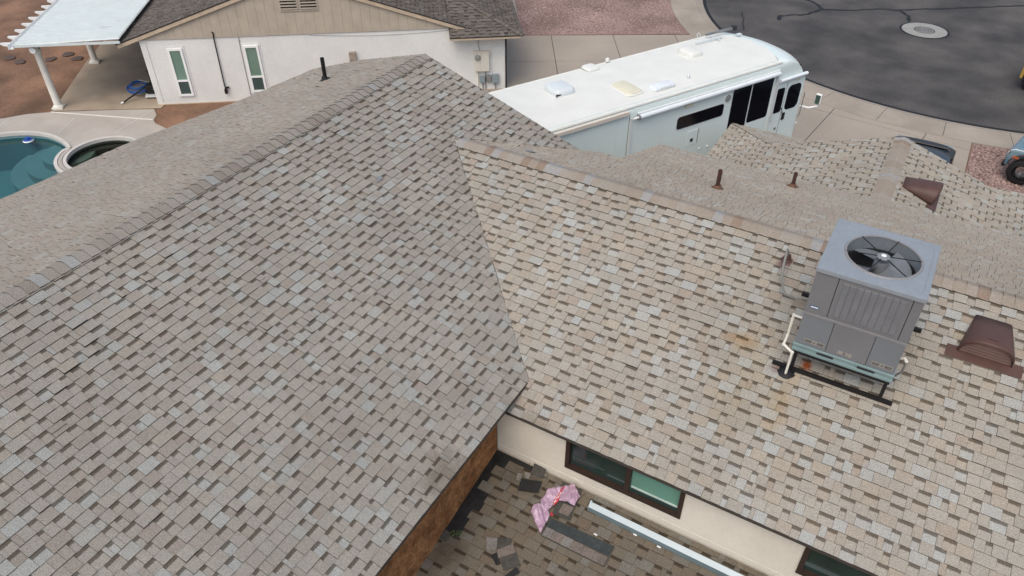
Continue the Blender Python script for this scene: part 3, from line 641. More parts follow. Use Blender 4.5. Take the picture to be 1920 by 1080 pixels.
for i in range(nz):
    x0 = gx0+i*gw+.008; x1 = gx0+(i+1)*gw-.008
    lv = MB()
    z = ZM+.075
    while z < AH-.12:
        lv.add([(x0, -.001, z), (x1, -.001, z), (x1, -.013, z+.012), (x0, -.013, z+.012), (x1, -.001, z+.016), (x0, -.001, z+.016)], [(0, 1, 2, 3), (3, 2, 4, 5), (0, 3, 5), (1, 4, 2)]); z += .0165
    o = lv.build('louvre_column', ACG, gp); o['kind'] = 'stuff'
bevel(MB().bb((AW-.103, 0, ZM+.024), (AW, .02, AH-.055)).build('corner_panel', ACP, ac), .003)
for y0, y1 in ((.024, .38), (.386, .77), (.776, AD)):
    bevel(MB().bb((AW-.018, y0, ZB+.004), (AW, y1, AH-.055)).build('side_panel', ACP, ac), .003); bevel(MB().bb((0, y0, ZB+.004), (.018, y1, AH-.055)).build('side_panel', ACP, ac), .003)
bevel(MB().bb((.02, AD-.018, ZB+.004), (AW-.02, AD, AH-.055)).build('back_panel', ACP, ac), .003)
# top with a round opening
FC = Vector((AW*.53, AD*.50)); FR = .408; nn2 = 48; tp = MB(); hi = AH; ring = []; sq = []
for i in range(nn2):
    a = 2*math.pi*i/nn2; dx, dy = math.cos(a), math.sin(a); ring.append((FC.x+FR*dx, FC.y+FR*dy))
    hx0, hx1, hy0, hy1 = -.012, AW+.012, -.014, AD+.012
    k = min(((hx1-FC.x)/dx if dx > 1e-6 else (hx0-FC.x)/dx if dx < -1e-6 else 9), ((hy1-FC.y)/dy if dy > 1e-6 else (hy0-FC.y)/dy if dy < -1e-6 else 9)); sq.append((FC.x+k*dx, FC.y+k*dy))
for cx_, cy_ in ((hx0, hy0), (hx1, hy0), (hx1, hy1), (hx0, hy1)):
    j = min(range(nn2), key=lambda i: (sq[i][0]-cx_)**2+(sq[i][1]-cy_)**2); sq[j] = (cx_, cy_)
vs = [(x, y, hi) for x, y in ring]+[(x, y, hi) for x, y in sq]+[(x, y, hi-.055) for x, y in sq]+[(FC.x+(x-FC.x)*.985, FC.y+(y-FC.y)*.985, hi-.16) for x, y in ring]
F_ = []
for i in range(nn2):
    j = (i+1) % nn2; F_ += [(i, j, nn2+j, nn2+i), (nn2+i, nn2+j, 2*nn2+j, 2*nn2+i), (i, 3*nn2+i, 3*nn2+j, j)]
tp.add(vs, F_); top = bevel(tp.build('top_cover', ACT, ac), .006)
MB().lathe([(FR-.004, AH-.002), (FR-.002, AH+.012), (FR+.018, AH+.012), (FR+.028, AH+.001)], (FC.x, FC.y, 0), 48).build('fan_ring', ACL, top, True)
rr_ = MB()
pp = [(.06, .07), (AW-.10, .07), (AW-.06, .11), (AW-.06, AD-.10), (AW-.10, AD-.06)]
rr_.tube([(x, y, AH+.0005) for x, y in [(.62, .035), (AW-.15, .035), (AW-.075, .06), (AW-.045, .13), (AW-.045, AD-.15), (AW-.075, AD-.07), (AW-.14, AD-.045), (.15, AD-.045), (.08, AD-.07), (.05, AD-.14)]], .0035, 6).build('pressed_rib', ACT, top)
MB().lathe([(0, AH-.42), (FR-.01, AH-.42), (FR-.01, AH-.16)], (FC.x, FC.y, 0), 40).build('fan_well', mat('fan_well_paint', (.035, .038, .043), .6, .2, 8), ac)
cf = MB()
for k in range(20): cf.bar((FC.x+.04, FC.y-.30+k*.014, AH-.20), (FC.x+.31-.004*abs(k-12), FC.y-.30+k*.014, AH-.20), .009, .012)
o = cf.build('coil_fins', COIL, ac); o['kind'] = 'stuff'
MB().lathe([(0, AH-.06), (.075, AH-.06), (.085, AH-.08), (.085, AH-.22), (0, AH-.23)], (FC.x, FC.y, 0), 24).build('fan_motor', BLADE, ac, True)
for k in range(4):
    a = R_(35+90*k); bl = MB(); G = []
    for i in range(6):
        r = .09+.27*i/5
        for j in range(5):
            th = a+R_(-26-6*i/5+(56+10*i/5)*j/4); G.append((FC.x+r*math.cos(th), FC.y+r*math.sin(th), AH-.14+.045*(j/4-.5)*2))
    bl.add(G, [(i*5+j, i*5+j+1, (i+1)*5+j+1, (i+1)*5+j) for i in range(5) for j in range(4)]); bl.build('fan_blade', BLADE, ac, True)
gd = MB()
for k in range(20):
    r = .085+k*.0163; gd.lathe([(r-.0009, AH+.004), (r, AH+.006), (r+.0009, AH+.004)], (FC.x, FC.y, 0), 40)
o = gd.build('wire_guard', BLACK, ac); o['kind'] = 'stuff'
for k in range(6):
    a = R_(15+60*k); MB().bar((FC.x+.07*math.cos(a), FC.y+.07*math.sin(a), AH+.010), (FC.x+(FR+.012)*math.cos(a), FC.y+(FR+.012)*math.sin(a), AH+.010), .009, .008).build('guard_spoke', BLACK, ac)
hb = MB().lathe([(0, AH+.02), (.055, AH+.019), (.075, AH+.010), (.078, AH)], (FC.x, FC.y, 0), 24).build('fan_hub', GREYM, ac, True); MB().lathe([(0, AH+.0225), (.03, AH+.0215)], (FC.x, FC.y, 0), 20).build('hub_cap', WHT, hb)
MB().tube([(AW+.005, .22, .20), (AW+.07, .20, .24), (AW+.09, .20, .20), (AW+.085, .22, .02), (AW+.02, .26, -.12), (AW-.08, .35, -.2)], .014, 8).build('cable', CONDUIT, ac, True)
MB().tube([(AW+.0, .22, .21), (AW+.055, .2, .255), (AW+.09, .2, .21)], .019, 8).build('cable_elbow', PVC, ac, True)
# stand
zB = lambda y: H0+t*y
st = thing('equipment_stand', 'black steel frame under the rooftop air conditioner', 'stand', Matrix.Translation((2.8, 1.44, zB(1.44))))
I3 = PM['equipment_stand'].inverted()
def part(parent, mb, name, m, smooth=False): return unparent_space(mb.build(name, m, None, smooth), parent)
part(st, MB().bar((2.80, 1.44, zB(1.44)+.035), (4.26, 1.44, zB(1.44)+.035), .045, .045), 'foot_rail', BLACK)
part(st, MB().bar((2.82, 2.54, zB(2.54)+.03), (4.33, 2.54, zB(2.54)+.03), .045, .045), 'foot_rail', BLACK)
for x in (3.04, 4.11):
    part(st, MB().bar((x, 1.44, zB(1.44)+.058), (x, 1.44, AC0.z-.042), .04, .04), 'leg', BLACK); part(st, MB().bar((x, 1.40, AC0.z-.022), (x, 2.545, AC0.z-.022), .04, .04), 'cross_bar', BLACK)
part(st, MB().bar((2.99, 1.40, AC0.z-.0225), (4.14, 1.40, AC0.z-.0225), .035, .038), 'cross_bar', BLACK)
# condensate pipe and flashings
pv = thing('drain_pipe', 'white plastic drain pipe bent down beside the air conditioner', 'pipe', Matrix.Translation((2.93, 1.5, zB(1.5))))
def pipe_run(parent, pts, r, m, fit=True):
    for i in range(len(pts)-1): part(parent, MB().cyl(pts[i], pts[i+1], r, n=10), 'pipe_length', m, True)
    if fit:
        for p in pts[1:-1]: part(parent, MB().lathe([(0, -r*1.35), (r*1.1, -r*1.2), (r*1.4, 0), (r*1.1, r*1.2), (0, r*1.35)], p, 12), 'elbow', m, True)
zq = AC0.z+.33
pipe_run(pv, [(3.0, 1.62, zq), (2.87, 1.62, zq), (2.87, 1.62, zq-.06), (2.87, 1.60, zq-.32), (2.87, 1.42, AC0.z+.0), (3.0, 1.34, AC0.z-.02), (3.0, 1.34, zB(1.34)+.02)], .016, PVC)
part(pv, MB().lathe([(.12, 0), (.085, .02), (.06, .05), (.03, .07), (.028, .075), (0, .075)], (3.0, 1.40, zB(1.40)), 18, Matrix.Rotation(math.atan(t), 3, 'X')), 'tar_boot', TAR, True)
cd = thing('conduit', 'thin grey flexible conduit looping out of the roof beside the air conditioner', 'conduit', Matrix.Translation((2.46, 3.02, zB(3.02))))
part(cd, MB().tube([(2.46, 3.02, zB(3.02)), (2.45, 3.0, zB(3)+.12), (2.44, 2.96, zB(3)+.21), (2.45, 2.86, zB(3)+.24), (2.47, 2.72, zB(2.8)+.20), (2.52, 2.52, zB(2.6)+.12), (2.62, 2.38, zB(2.4)+.10), (2.78, 2.34, zB(2.4)+.12), (3.0, 2.36, zB(2.4)+.18)], .017, 8), 'flexible_tube', CONDUIT, True)
part(cd, MB().lathe([(.09, .004), (.06, .02), (.045, .07), (.04, .09), (0, .09)], (2.46, 3.02, zB(3.02)), 18), 'pipe_boot', VENTB, True)
part(cd, MB().prism([(2.39, 2.93, zB(2.93)+.012), (2.53, 2.91, zB(2.91)+.012), (2.55, 3.04, zB(3.04)+.012), (2.40, 3.07, zB(3.07)+.012)], (0, 0, .003)), 'flashing_plate', PURP)
# dormer vents
def roof_vent(label, M):
    v = thing('roof_vent', label, 'roof vent', M, 'brown half round roof vents')
    bevel(MB().bb((-.43, -.13, .016), (.43, .05, .022)).build('flange', VENTB, v), .003)
    n = 18; secs = [(-.01, .31, .31), (.02, .312, .312), (.20, .280, .235), (.40, .245, .135), (.60, .21, .02)]
    b = MB(); L = []
    for (yy, hw, hh) in secs:
        for i in range(n+1):
            a = math.pi*i/n; ex = .8-.35*max(yy, 0)/.6; L.append((-hw*math.copysign(abs(math.cos(a))**ex, math.cos(a)), yy, .018+hh*math.sin(a)**.85))
    b.add(L, [(j*(n+1)+i, j*(n+1)+i+1, (j+1)*(n+1)+i+1, (j+1)*(n+1)+i) for j in range(len(secs)-1) for i in range(n)]); hood = b.build('hood', VENTB, v, True)
    sm = hood.modifiers.new('solid', 'SOLIDIFY'); sm.thickness = .006
    bk = MB(); L = [(.0+x*.98, .10, .018+z) for x, z in [(-.29*math.cos(math.pi*i/n), .285*math.sin(math.pi*i/n)) for i in range(n+1)]]; bk.add(L, [list(range(n+1))]); bk.build('throat', mat('vent_throat', (.012, .008, .007), .8), v)
    for k in range(5):
        z = .03+k*.057; hw = .285*math.sqrt(max(0, 1-(z/.30)**2))
        if hw > .04: MB().add([(-hw, .0, z), (hw, .0, z), (hw, .03, z+.030), (-hw, .03, z+.030), (-hw, .002, z-.006), (hw, .002, z-.006)], [(0, 1, 2, 3), (4, 5, 1, 0)]).build('louvre', VENTL, v)
    lip = MB().tube([(-.302*math.cos(math.pi*i/n), -.008, .018+.302*math.sin(math.pi*i/n)**.85) for i in range(n+1)], .009, 6).build('rim', VENTB, v, True)
    return v
def slope_matrix(P, down, tt):
    V = (-Vector(down)+Vector((0, 0, tt))).normalized(); S = V.cross(Vector((0, 0, 1))).normalized()
    N = S.cross(V); M = Matrix((S, V, N)).transposed().to_4x4(); M.translation = P; return M
roof_vent('brown metal half round vent on the slope right of the air conditioner', slope_matrix(Vector((5.08, 2.46, zB(2.46))), (0, -1, 0), t))
xv, yv = 4.12, 8.62
roof_vent('brown metal vent hood seen from behind on the far right roof', slope_matrix(Vector((xv, yv, ZD-t*(xv-XD))), (1, 0, 0), t))
# plumbing vents
def pipe_vent(label, P, n_, h, r, m, mb_):
    v = thing('vent_pipe', label, 'vent pipe', Matrix.Translation(P), 'plumbing vent pipes on the roof')
    N = Vector(n_).normalized(); q = N.to_track_quat('Z', 'Y').to_matrix()
    MB().lathe([(.11, .010), (.10, .022), (.062, .04), (r+.012, .075), (r+.008, .085)], (0, 0, 0), 18, q).build('boot', mb_, v, True)
    MB().lathe([(r, 0), (r, h), (r-.008, h), (r-.008, h-.1), (0, h-.1)], (0, 0, 0), 16).build('pipe', m, v, True)
zk = lambda y: H0+t*(2*w-y)
pipe_vent('taller rusty brown vent pipe left of its twin on the rear slope', (.84, 5.03, zk(5.03)), (0, t, 1), .36, .036, RUSTP, RUSTB)
pipe_vent('shorter rusty brown vent pipe nearest the far right roof wing', (1.80, 6.77, zk(6.77)), (0, t, 1), .30, .034, RUSTP, RUSTB)
pipe_vent('black vent pipe near the far edge of the left roof slope', (-7.15, 4.33, H0+t*WA+t*(-7.15+WA)), (-t, 0, 1), .46, .04, BLACK, TAR)
# ------------------------------------------------------------------ debris on the lower roof
NF = Vector((0, -tf, 1)).normalized()
def lay(name, pts, m, lift, th, label, cat, group=None, warp=.004, seed=0, top=None):
    rr = random.Random(seed+7); cx = sum(p[0] for p in pts)/len(pts); cy = sum(p[1] for p in pts)/len(pts)
    M = Matrix.Translation((cx, cy, zF(cy)+lift)); P3 = [(x-cx, y-cy, zF(y)-zF(cy)+rr.uniform(-warp, warp)) for x, y in pts]
    jag = []
    for i in range(len(P3)):
        a = Vector(P3[i]); b_ = Vector(P3[(i+1) % len(P3)]); jag.append(a)
        for k in (.3, .55, .8): q = a.lerp(b_, k); d = (b_-a).cross(Vector((0, 0, 1))).normalized(); jag.append(q+d*rr.uniform(-warp, warp))
    o = MB().prism(jag, (0, 0, th)).build(name, m); o.matrix_world = M; tag(o, label, cat, group); return o
SCR = mat('shingle_back', (.055, .052, .045), .9, .3, 12, .4, 40, fine=.2); SCRT = mat('old_shingle_face', (.15, .125, .108), .95, .2, 8, .5, 90, fine=.25); SCRG = mat('grey_shingle_scrap', (.17, .16, .145), .95, .2, 8, .5, 90, fine=.25)
lay('felt_scrap', [(.264, -.68), (.331, -.851), (.589, -.759), (.561, -.585)], FELT, .016, .006, 'black square felt scrap lying left of the pink bag', 'scrap', seed=1)
lay('shingle_scrap', [(.316, -.375), (.361, -.548), (.544, -.538), (.517, -.40)], SCR, .014, .006, 'dark shingle scrap against the cream wall', 'scrap', 'loose shingle scraps on the lower roof', seed=2)
lay('shingle_scrap', [(.272, -.575), (.324, -.65), (.381, -.63), (.35, -.544)], SCRG, .022, .006, 'small grey shingle scrap above the black felt square', 'scrap', 'loose shingle scraps on the lower roof', seed=3)
lay('shingle_scrap', [(.189, -.626), (.219, -.722), (.291, -.713), (.254, -.603)], SCRG, .014, .005, 'narrow shingle scrap at the left corner of the black felt square', 'scrap', 'loose shingle scraps on the lower roof', seed=4)
lay('shingle_scrap', [(.29, -1.609), (.377, -1.752), (.497, -1.705), (.424, -1.556)], SCRG, .014, .006, 'grey leftmost scrap of the small shingle pile', 'scrap', 'loose shingle scraps on the lower roof', seed=5)
lay('shingle_scrap', [(.42, -1.55), (.497, -1.705), (.618, -1.578), (.591, -1.477)], SCR, .021, .006, 'dark upper scrap of the small shingle pile', 'scrap', 'loose shingle scraps on the lower roof', seed=6)
lay('shingle_scrap', [(.465, -1.787), (.596, -1.869), (.635, -1.825), (.515, -1.721)], FELT, .015, .006, 'black scrap under the left side of the shingle pile', 'scrap', 'loose shingle scraps on the lower roof', seed=7)
lay('shingle_scrap', [(.504, -1.702), (.577, -1.784), (.736, -1.614), (.641, -1.534)], SCRT, .032, .007, 'reddish brown scrap on top of the shingle pile', 'scrap', 'loose shingle scraps on the lower roof', seed=8)
lay('shingle_scrap', [(.60, -1.78), (.712, -1.887), (.87, -1.734), (.736, -1.614)], SCR, .024, .007, 'dark greenish square scrap below the reddish one', 'scrap', 'loose shingle scraps on the lower roof', seed=9)
lay('shingle_scrap', [(.828, -1.772), (.74, -1.99), (.80, -2.02), (.91, -1.80)], FELT, .014, .006, 'black narrow scrap at the lower end of the shingle pile', 'scrap', 'loose shingle scraps on the lower roof', seed=10)
lay('shingle_scrap', [(.969, -.741), (.962, -.883), (1.105, -.878), (1.116, -.727)], SCRT, .028, .007, 'brown shingle tab lying below the pink bag', 'scrap', 'loose shingle scraps on the lower roof', seed=11, warp=.002)
lay('shingle_scrap', [(.80, -.46), (.90, -.93), (1.15, -.912), (1.10, -.437)], SCR, .014, .006, 'dark shingle piece under the pink bag', 'scrap', 'loose shingle scraps on the lower roof', seed=12, warp=.002)
lay('shingle_scrap', [(-.262, -1.772), (-.258, -1.90), (-.147, -1.905), (-.149, -1.777)], SCR, .014, .006, 'dark shingle scrap at the foot of the sheathing board', 'scrap', 'loose shingle scraps on the lower roof', seed=13)
# a loose full-length shingle strip
sp_ = thing('shingle_strip', 'full length loose shingle strip with dark adhesive band lying flat', 'shingle', Matrix.Translation((1.36, -1.12, zF(-1.12))))
def fq(pts, th, lift): return MB().prism([(x, y, zF(y)+lift) for x, y in pts], (0, 0, th))
part(sp_, fq([(.905, -1.266), (1.813, -1.259), (1.817, -.956), (.899, -.984)], .005, .015), 'backing', SCR)
part(sp_, fq([(.915, -1.12), (1.80, -1.11), (1.80, -.975), (.912, -1.0)], .004, .0205), 'adhesive_band', mat('adhesive_band', (.035, .042, .042), .9, .25, 10, fine=.2))
rnd = random.Random(3); x = .92
while x < 1.76:
    wd = min(rnd.uniform(.09, .2), 1.80-x)
    part(sp_, fq([(x, -1.255), (x+wd-.004, -1.25), (x+wd-.004, -1.125), (x, -1.13)], .006, .0205), 'tab', random.Random(x).choice([SCRG, SCRT, SCRG])); x += wd
# long metal flashing
mf = thing('metal_flashing', 'long white bent metal flashing lying along the cream wall', 'flashing', Matrix.Translation((1.3, -.6, zF(-.6))))
def fl(y0, h0, y1, h1, m, name):
    x0, x1 = 1.29, 4.6; g = lambda x: -.012*(x-1.29)
    part(mf, MB().add([(x0, y0, zF(y0)+h0), (x1, y0+g(x1), zF(y0)+h0), (x1, y1+g(x1), zF(y1)+h1), (x0, y1, zF(y1)+h1), (x0, y0, zF(y0)+h0-.004), (x1, y0+g(x1), zF(y0)+h0-.004), (x1, y1+g(x1), zF(y1)+h1-.004), (x0, y1, zF(y1)+h1-.004)], [(0, 1, 2, 3), (7, 6, 5, 4), (0, 4, 5, 1), (2, 6, 7, 3), (0, 3, 7, 4), (1, 5, 6, 2)]), name, m)
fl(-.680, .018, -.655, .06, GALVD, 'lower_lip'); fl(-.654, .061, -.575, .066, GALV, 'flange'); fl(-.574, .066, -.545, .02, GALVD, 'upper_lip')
part(mf, MB().prism([(1.285, -.665, zF(-.665)+.02), (1.285, -.60, zF(-.6)+.10), (1.285, -.575, zF(-.575)+.10), (1.285, -.545, zF(-.545)+.02)], (.02, 0, 0)), 'end_tab', GALV)
for x, y in ((1.95, -.70), (2.28, -.71), (1.50, -.93)): 
    o = fq([(x, y), (x+.05, y-.006), (x+.055, y+.012), (x+.01, y+.016)], .003, .013).build('paint_chip', WHT); tag(o, {1.95: 'white paint chip left below the metal flashing', 2.28: 'white paint chip right below the metal flashing', 1.5: 'white paint chip above the loose shingle strip'}[x], 'chip')
# pink torn bag with red stripe
bag_out = [(.826, -.558), (.682, -.696), (.696, -.756), (.665, -.84), (.712, -.901), (.633, -.97), (.638, -1.052), (.904, -1.265), (.896, -1.178), (.889, -.97), (.826, -.928), (.862, -.862), (.896, -.75), (1.115, -.718), (1.127, -.576), (.964, -.442)]
bg_ = thing('torn_bag', 'crumpled torn pink plastic wrapper with a red printed stripe', 'plastic bag', Matrix.Translation((.85, -.8, zF(-.8))))
import mathutils
def hbag(x, y):
    nz = mathutils.noise
    r = abs(nz.noise(Vector((x*5, y*5, 1.3))))*.08+abs(nz.noise(Vector(((x+y)*15+4, (x-y)*6, 5))))*.055+abs(nz.noise(Vector(((x+.6*y)*34, y*14, 9))))*.018
    return .026+r
def inside(p, poly):
    r = False; j = len(poly)-1
    for i in range(len(poly)):
        if (poly[i][1] > p[1]) != (poly[j][1] > p[1]) and p[0] < (poly[j][0]-poly[i][0])*(p[1]-poly[i][1])/(poly[j][1]-poly[i][1])+poly[i][0]: r = not r
        j = i
    return r
def drape(poly, step, lift, ix=None):
    pts = []; 
    for i in range(len(poly)):
        a = Vector(poly[i]); b_ = Vector(poly[(i+1) % len(poly)]); k = max(1, int((b_-a).length/step))
        pts += [a.lerp(b_, q/k) for q in range(k)]
    nb = len(pts); ed = [(i, (i+1) % nb) for i in range(nb)]
    xs = [p.x for p in pts]; ys = [p.y for p in pts]; rr = random.Random(4); x = min(xs)+step*.5
    while x < max(xs):
        y = min(ys)+step*.5
        while y < max(ys):
            q = (x+rr.uniform(-.3, .3)*step, y+rr.uniform(-.3, .3)*step)
            if inside(q, poly) and min((Vector(q)-p).length for p in pts) > step*.55: pts.append(Vector(q))
            y += step
        x += step
    res = mathutils.geometry.delaunay_2d_cdt(pts, ed, [list(range(nb))], 1, 1e-5)
    b = MB(); b.add([(v.x, v.y, zF(v.y)+hbag(v.x, v.y)+lift) for v in res[0]], res[2]); return b
o = part(bg_, drape(bag_out, .013, 0), 'film', BAG, True); o.modifiers.new('solid', 'SOLIDIFY').thickness = .0012
o.data.set_sharp_from_angle(angle=R_(24))
part(bg_, drape([(.882, -.527), (.847, -.56), (.850, -.66), (.838, -.80), (.852, -.845), (.884, -.825), (.898, -.752), (.880, -.66), (.868, -.58)], .009, .007), 'red_stripe', BAGR, True)
part(bg_, fq([(.875, -.945), (.892, -.925), (.925, -.955), (.905, -.975)], .004, .03), 'red_corner', BAGR)
fc = bpy.data.curves.new('lettering', 'FONT'); fc.body = 'OAKRIDGE'; fc.size = .043; fc.extrude = .0004; fc.align_x = 'CENTER'; fc.align_y = 'CENTER'
fo = bpy.data.objects.new('lettering', fc); col.objects.link(fo)
fd = fo.evaluated_get(bpy.context.evaluated_depsgraph_get()); fm = bpy.data.meshes.new_from_object(fd); bpy.data.objects.remove(fo)
a_ = R_(84); tb = MB(); 
vv = []
for v in fm.vertices:
    x = .866+v.co.x*math.cos(a_)-v.co.y*math.sin(a_); y = -.735+v.co.x*math.sin(a_)+v.co.y*math.cos(a_); vv.append((x, y, zF(y)+hbag(x, y)+.012+v.co.z))
tb.add(vv, [list(p.vertices) for p in fm.polygons]); part(bg_, tb, 'lettering', WHT)
rnd = random.Random(41); gb = MB()
for i in range(170):
    x, y = rnd.uniform(-.2, 4.2), rnd.uniform(-2.9, -.43)
    if rnd.random() < .45: y = rnd.uniform(-.62, -.42) if rnd.random() < .5 else y; x = rnd.uniform(-.2, 1.6)
    r = rnd.uniform(.004, .014); a = rnd.uniform(0, 6.3); z = zF(y)+.012
    gb.add([(x+r*math.cos(a), y+r*math.sin(a), z), (x+r*.6*math.cos(a+1.9), y+r*.6*math.sin(a+1.9), z), (x+r*math.cos(a+3.3), y+r*math.sin(a+3.3), z+.003), (x+r*.3*math.cos(a+4.8), y+r*.3*math.sin(a+4.8), z+r*.5)], [(0, 1, 3), (1, 2, 3), (2, 0, 3)])
o = gb.build('roof_grit', SCR); tag(o, 'dark grit and leaf crumbs scattered over the lower roof', 'debris', kind='stuff')
# small weed and droppings
wd_ = thing('weed', 'small green weed sprouting by the sheathing board', 'weed', Matrix.Translation((-.09, -1.76, zF(-1.76))))
rnd = random.Random(9)
for i in range(9):
    a = rnd.uniform(0, 6.28); L = rnd.uniform(.06, .12); dx, dy = math.cos(a)*L, math.sin(a)*L; px, py = -dy*.12, dx*.12
    MB().add([(0, 0, .012), (dx*.5+px, dy*.5+py, .06), (dx, dy, .03), (dx*.5-px, dy*.5-py, .06)], [(0, 1, 2, 3)]).build('leaf', LEAF, wd_)
# loose bits on the main slopes
def flake(label, P, S, V, pts, m=None):
    S = Vector(S).normalized(); V = Vector(V).normalized(); N = S.cross(V); M = Matrix((S, V, N)).transposed().to_4x4(); M.translation = Vector(P)+N*.017
    o = MB().prism([(x, y, .012*(i % 2)) for i, (x, y) in enumerate(pts)], (0, 0, .005)).build('shingle_scrap', m or SCR); o.matrix_world = M; tag(o, label, 'scrap', 'loose shingle scraps on the upper roof')
flake('small dark triangular shingle flake alone on the big left slope', (-3.628, 1.581, H0+t*3.628), (0, 1, 0), (-1, 0, t), [(-.10, -.03), (.07, -.035), (.09, .02), (.02, .05)], GREYM)
flake('small dark flake lying behind the middle roof ridge', (-2.206, 3.927, zk(3.927)), (-1, 0, 0), (0, -1, t), [(-.09, -.05), (.09, -.04), (.07, .05), (-.08, .05)], GREYM)
# ------------------------------------------------------------------ motorhome
ang = R_(62.2); u = Vector((math.cos(ang), math.sin(ang), 0)); r = Vector((math.sin(ang), -math.cos(ang), 0))
rvo = u*5.06+r*(-8.055); HWD = 1.265
rv = thing('motorhome', 'large white motorhome parked on the driveway behind the house', 'motorhome', Matrix.Translation(rvo) @ Matrix.Rotation(ang, 4, 'Z'))
RZ = 3.6
def hw(z):
    if z < 3.42: return HWD
    k = min((z-3.42)/(RZ-3.42), 1); return HWD-.13*(1-math.sqrt(max(0, 1-k*k)))
def xf(y, z):
    f = 0
    if z > 1.95: f += (min(z, 3.05)-1.95)*.17
    if z > 3.05: k = (z-3.05)/(RZ-3.05); f += .12*k+.95*(1-math.sqrt(max(0, 1-k*k)))
    if z < 1.0: f += (1.0-z)*.12
    return 8.95-.42*(abs(y)/HWD)**2.4-f
zs = [.42, .7, 1.0, 1.4, 1.95, 2.3, 2.7, 3.05, 3.15, 3.25, 3.34, 3.42, 3.48, 3.53, 3.57, 3.59, RZ]
X0 = -1.6; rb = MB(); nx = 10
for sgn in (1, -1):
    G = []
    for z in zs:
        xe = xf(hw(z), z)
        for i in range(nx+1): G.append((X0+(xe-X0)*i/nx, sgn*hw(z), z))
    rb.add(G, [(j*(nx+1)+i, j*(nx+1)+i+1, (j+1)*(nx+1)+i+1, (j+1)*(nx+1)+i) for j in range(len(zs)-1) for i in range(nx)])
ny = 16; G = []
for z in zs:
    for j in range(ny+1): y = -hw(z)+2*hw(z)*j/ny; G.append((xf(y, z), y, z))
rb.add(G, [(a*(ny+1)+j, a*(ny+1)+j+1, (a+1)*(ny+1)+j+1, (a+1)*(ny+1)+j) for a in range(len(zs)-1) for j in range(ny)])
rb.add([(X0, sg*hw(z), z) for z in zs for sg in (-1, 1)], [(2*i, 2*i+1, 2*i+3, 2*i+2) for i in range(len(zs)-1)])
rb.add([(X0, -HWD, .42), (X0, HWD, .42), (8.4, HWD, .42), (8.4, -HWD, .42)], [(0, 1, 2, 3)])
body = rb.build('body', RVW, rv, True, True)
# roof membrane
rf = MB(); G = []; hr = hw(RZ)
for i in range(nx*2+1):
    for j in range(ny+1):
        y = -hr-.015+(2*hr+.03)*j/ny; yy = max(-hr, min(hr, y)); xe = xf(yy, RZ)-.02; G.append((X0-.01+(xe-X0)*i/(nx*2), y, RZ+.004+.045*(1-(y/(hr+.015))**2)))
rf.add(G, [(i*(ny+1)+j, i*(ny+1)+j+1, (i+1)*(ny+1)+j+1, (i+1)*(ny+1)+j) for i in range(nx*2) for j in range(ny)]); rf.build('roof', RVR, rv, True)
for sg in (-1, 1):
    MB().tube([(X0, sg*(HWD-.055), RZ-.035), (7.42, sg*(HWD-.055), RZ-.035)], .045, 8).build('roof_edge_moulding', RVR, rv, True)
ysd = -HWD
def rrect(x0, x1, z0, z1, rad, n=5):
    P_ = []
    for (cx, cz, a0) in ((x1-rad, z1-rad, 0), (x0+rad, z1-rad, 90), (x0+rad, z0+rad, 180), (x1-rad, z0+rad, 270)):
        for i in range(n+1): a = R_(a0+90*i/n); P_.append((cx+rad*math.cos(a), cz+rad*math.sin(a)))
    return P_
def side_panel(name, x0, x1, z0, z1, rad, m, th=.012, parent=rv, base=0, shear=0):
    return MB().prism([(x, ysd-base, z) for x, z in rrect(x0, x1, z0, z1, rad)], (0, -th, 0)).build(name, m, parent)
wl = side_panel('window', 3.80, 5.44, 2.55, 2.93, .09, RVT, .008); side_panel('pane', 3.82, 5.42, 2.57, 2.91, .08, BGLASS, .008, wl, .009)
w2 = side_panel('window', 5.68, 7.20, 1.55, 3.29, .07, RVT, .006); side_panel('pane', 5.70, 6.36, 1.57, 3.27, .03, BGLASS, .008, w2, .007); side_panel('pane', 6.41, 7.18, 2.08, 3.27, .08, BGLASS, .008, w2, .007); side_panel('lower_panel', 6.41, 7.18, 1.57, 2.04, .03, RVW, .008, w2, .007)
dr = side_panel('door', 7.36, 8.48, .75, 2.98, .08, RVW, .016); side_panel('pane', 7.40, 7.72, 2.09, 2.82, .07, BGLASS, .008, dr, .017); side_panel('pane', 7.86, 8.38, 2.09, 2.82, .14, BGLASS, .008, dr, .017)
side_panel('door_seam', 7.775, 7.79, .8, 2.95, .005, GREYM, .003, dr, .017); side_panel('latch', 7.83, 7.95, 1.80, 2.02, .03, BLACK, .012, dr, .017)
MB().bar((7.80, ysd-.05, 2.02), (7.70, ysd-.05, 2.22), .02, .02).build('handle', CHROME, dr); side_panel('lower_latch', 7.62, 7.70, 1.55, 1.62, .01, GREYM, .012, dr, .017)
side_panel('door_lower_line', 7.38, 7.74, 1.36, 1.38, .005, RVT, .006, dr, .017)
MB().tube([(8.52, ysd-.02, 1.75), (8.53, ysd-.07, 1.8), (8.55, ysd-.07, 2.45), (8.54, ysd-.02, 2.5)], .014, 6).build('grab_rail', CHROME, rv, True)
a1 = MB().cyl((2.48, ysd-.075, 3.31), (7.28, ysd-.075, 3.325), .062, n=16).build('awning_tube', AWN, rv, True); MB().cyl((2.44, ysd-.075, 3.31), (2.48, ysd-.075, 3.31), .066, n=16).build('end_cap', GREYM, a1); MB().cyl((2.30, ysd-.07, 3.305), (2.44, ysd-.075, 3.31), .03, n=12).build('spindle', WHITEP, a1)
MB().bb((2.46, ysd-.06, 3.365), (7.34, ysd-.001, 3.40)).build('awning_rail', RVT, rv)
for x in (2.26, 7.28): MB().bb((x, ysd-.045, 1.2), (x+.05, ysd-.001, 3.30)).build('awning_arm', RVT, rv)
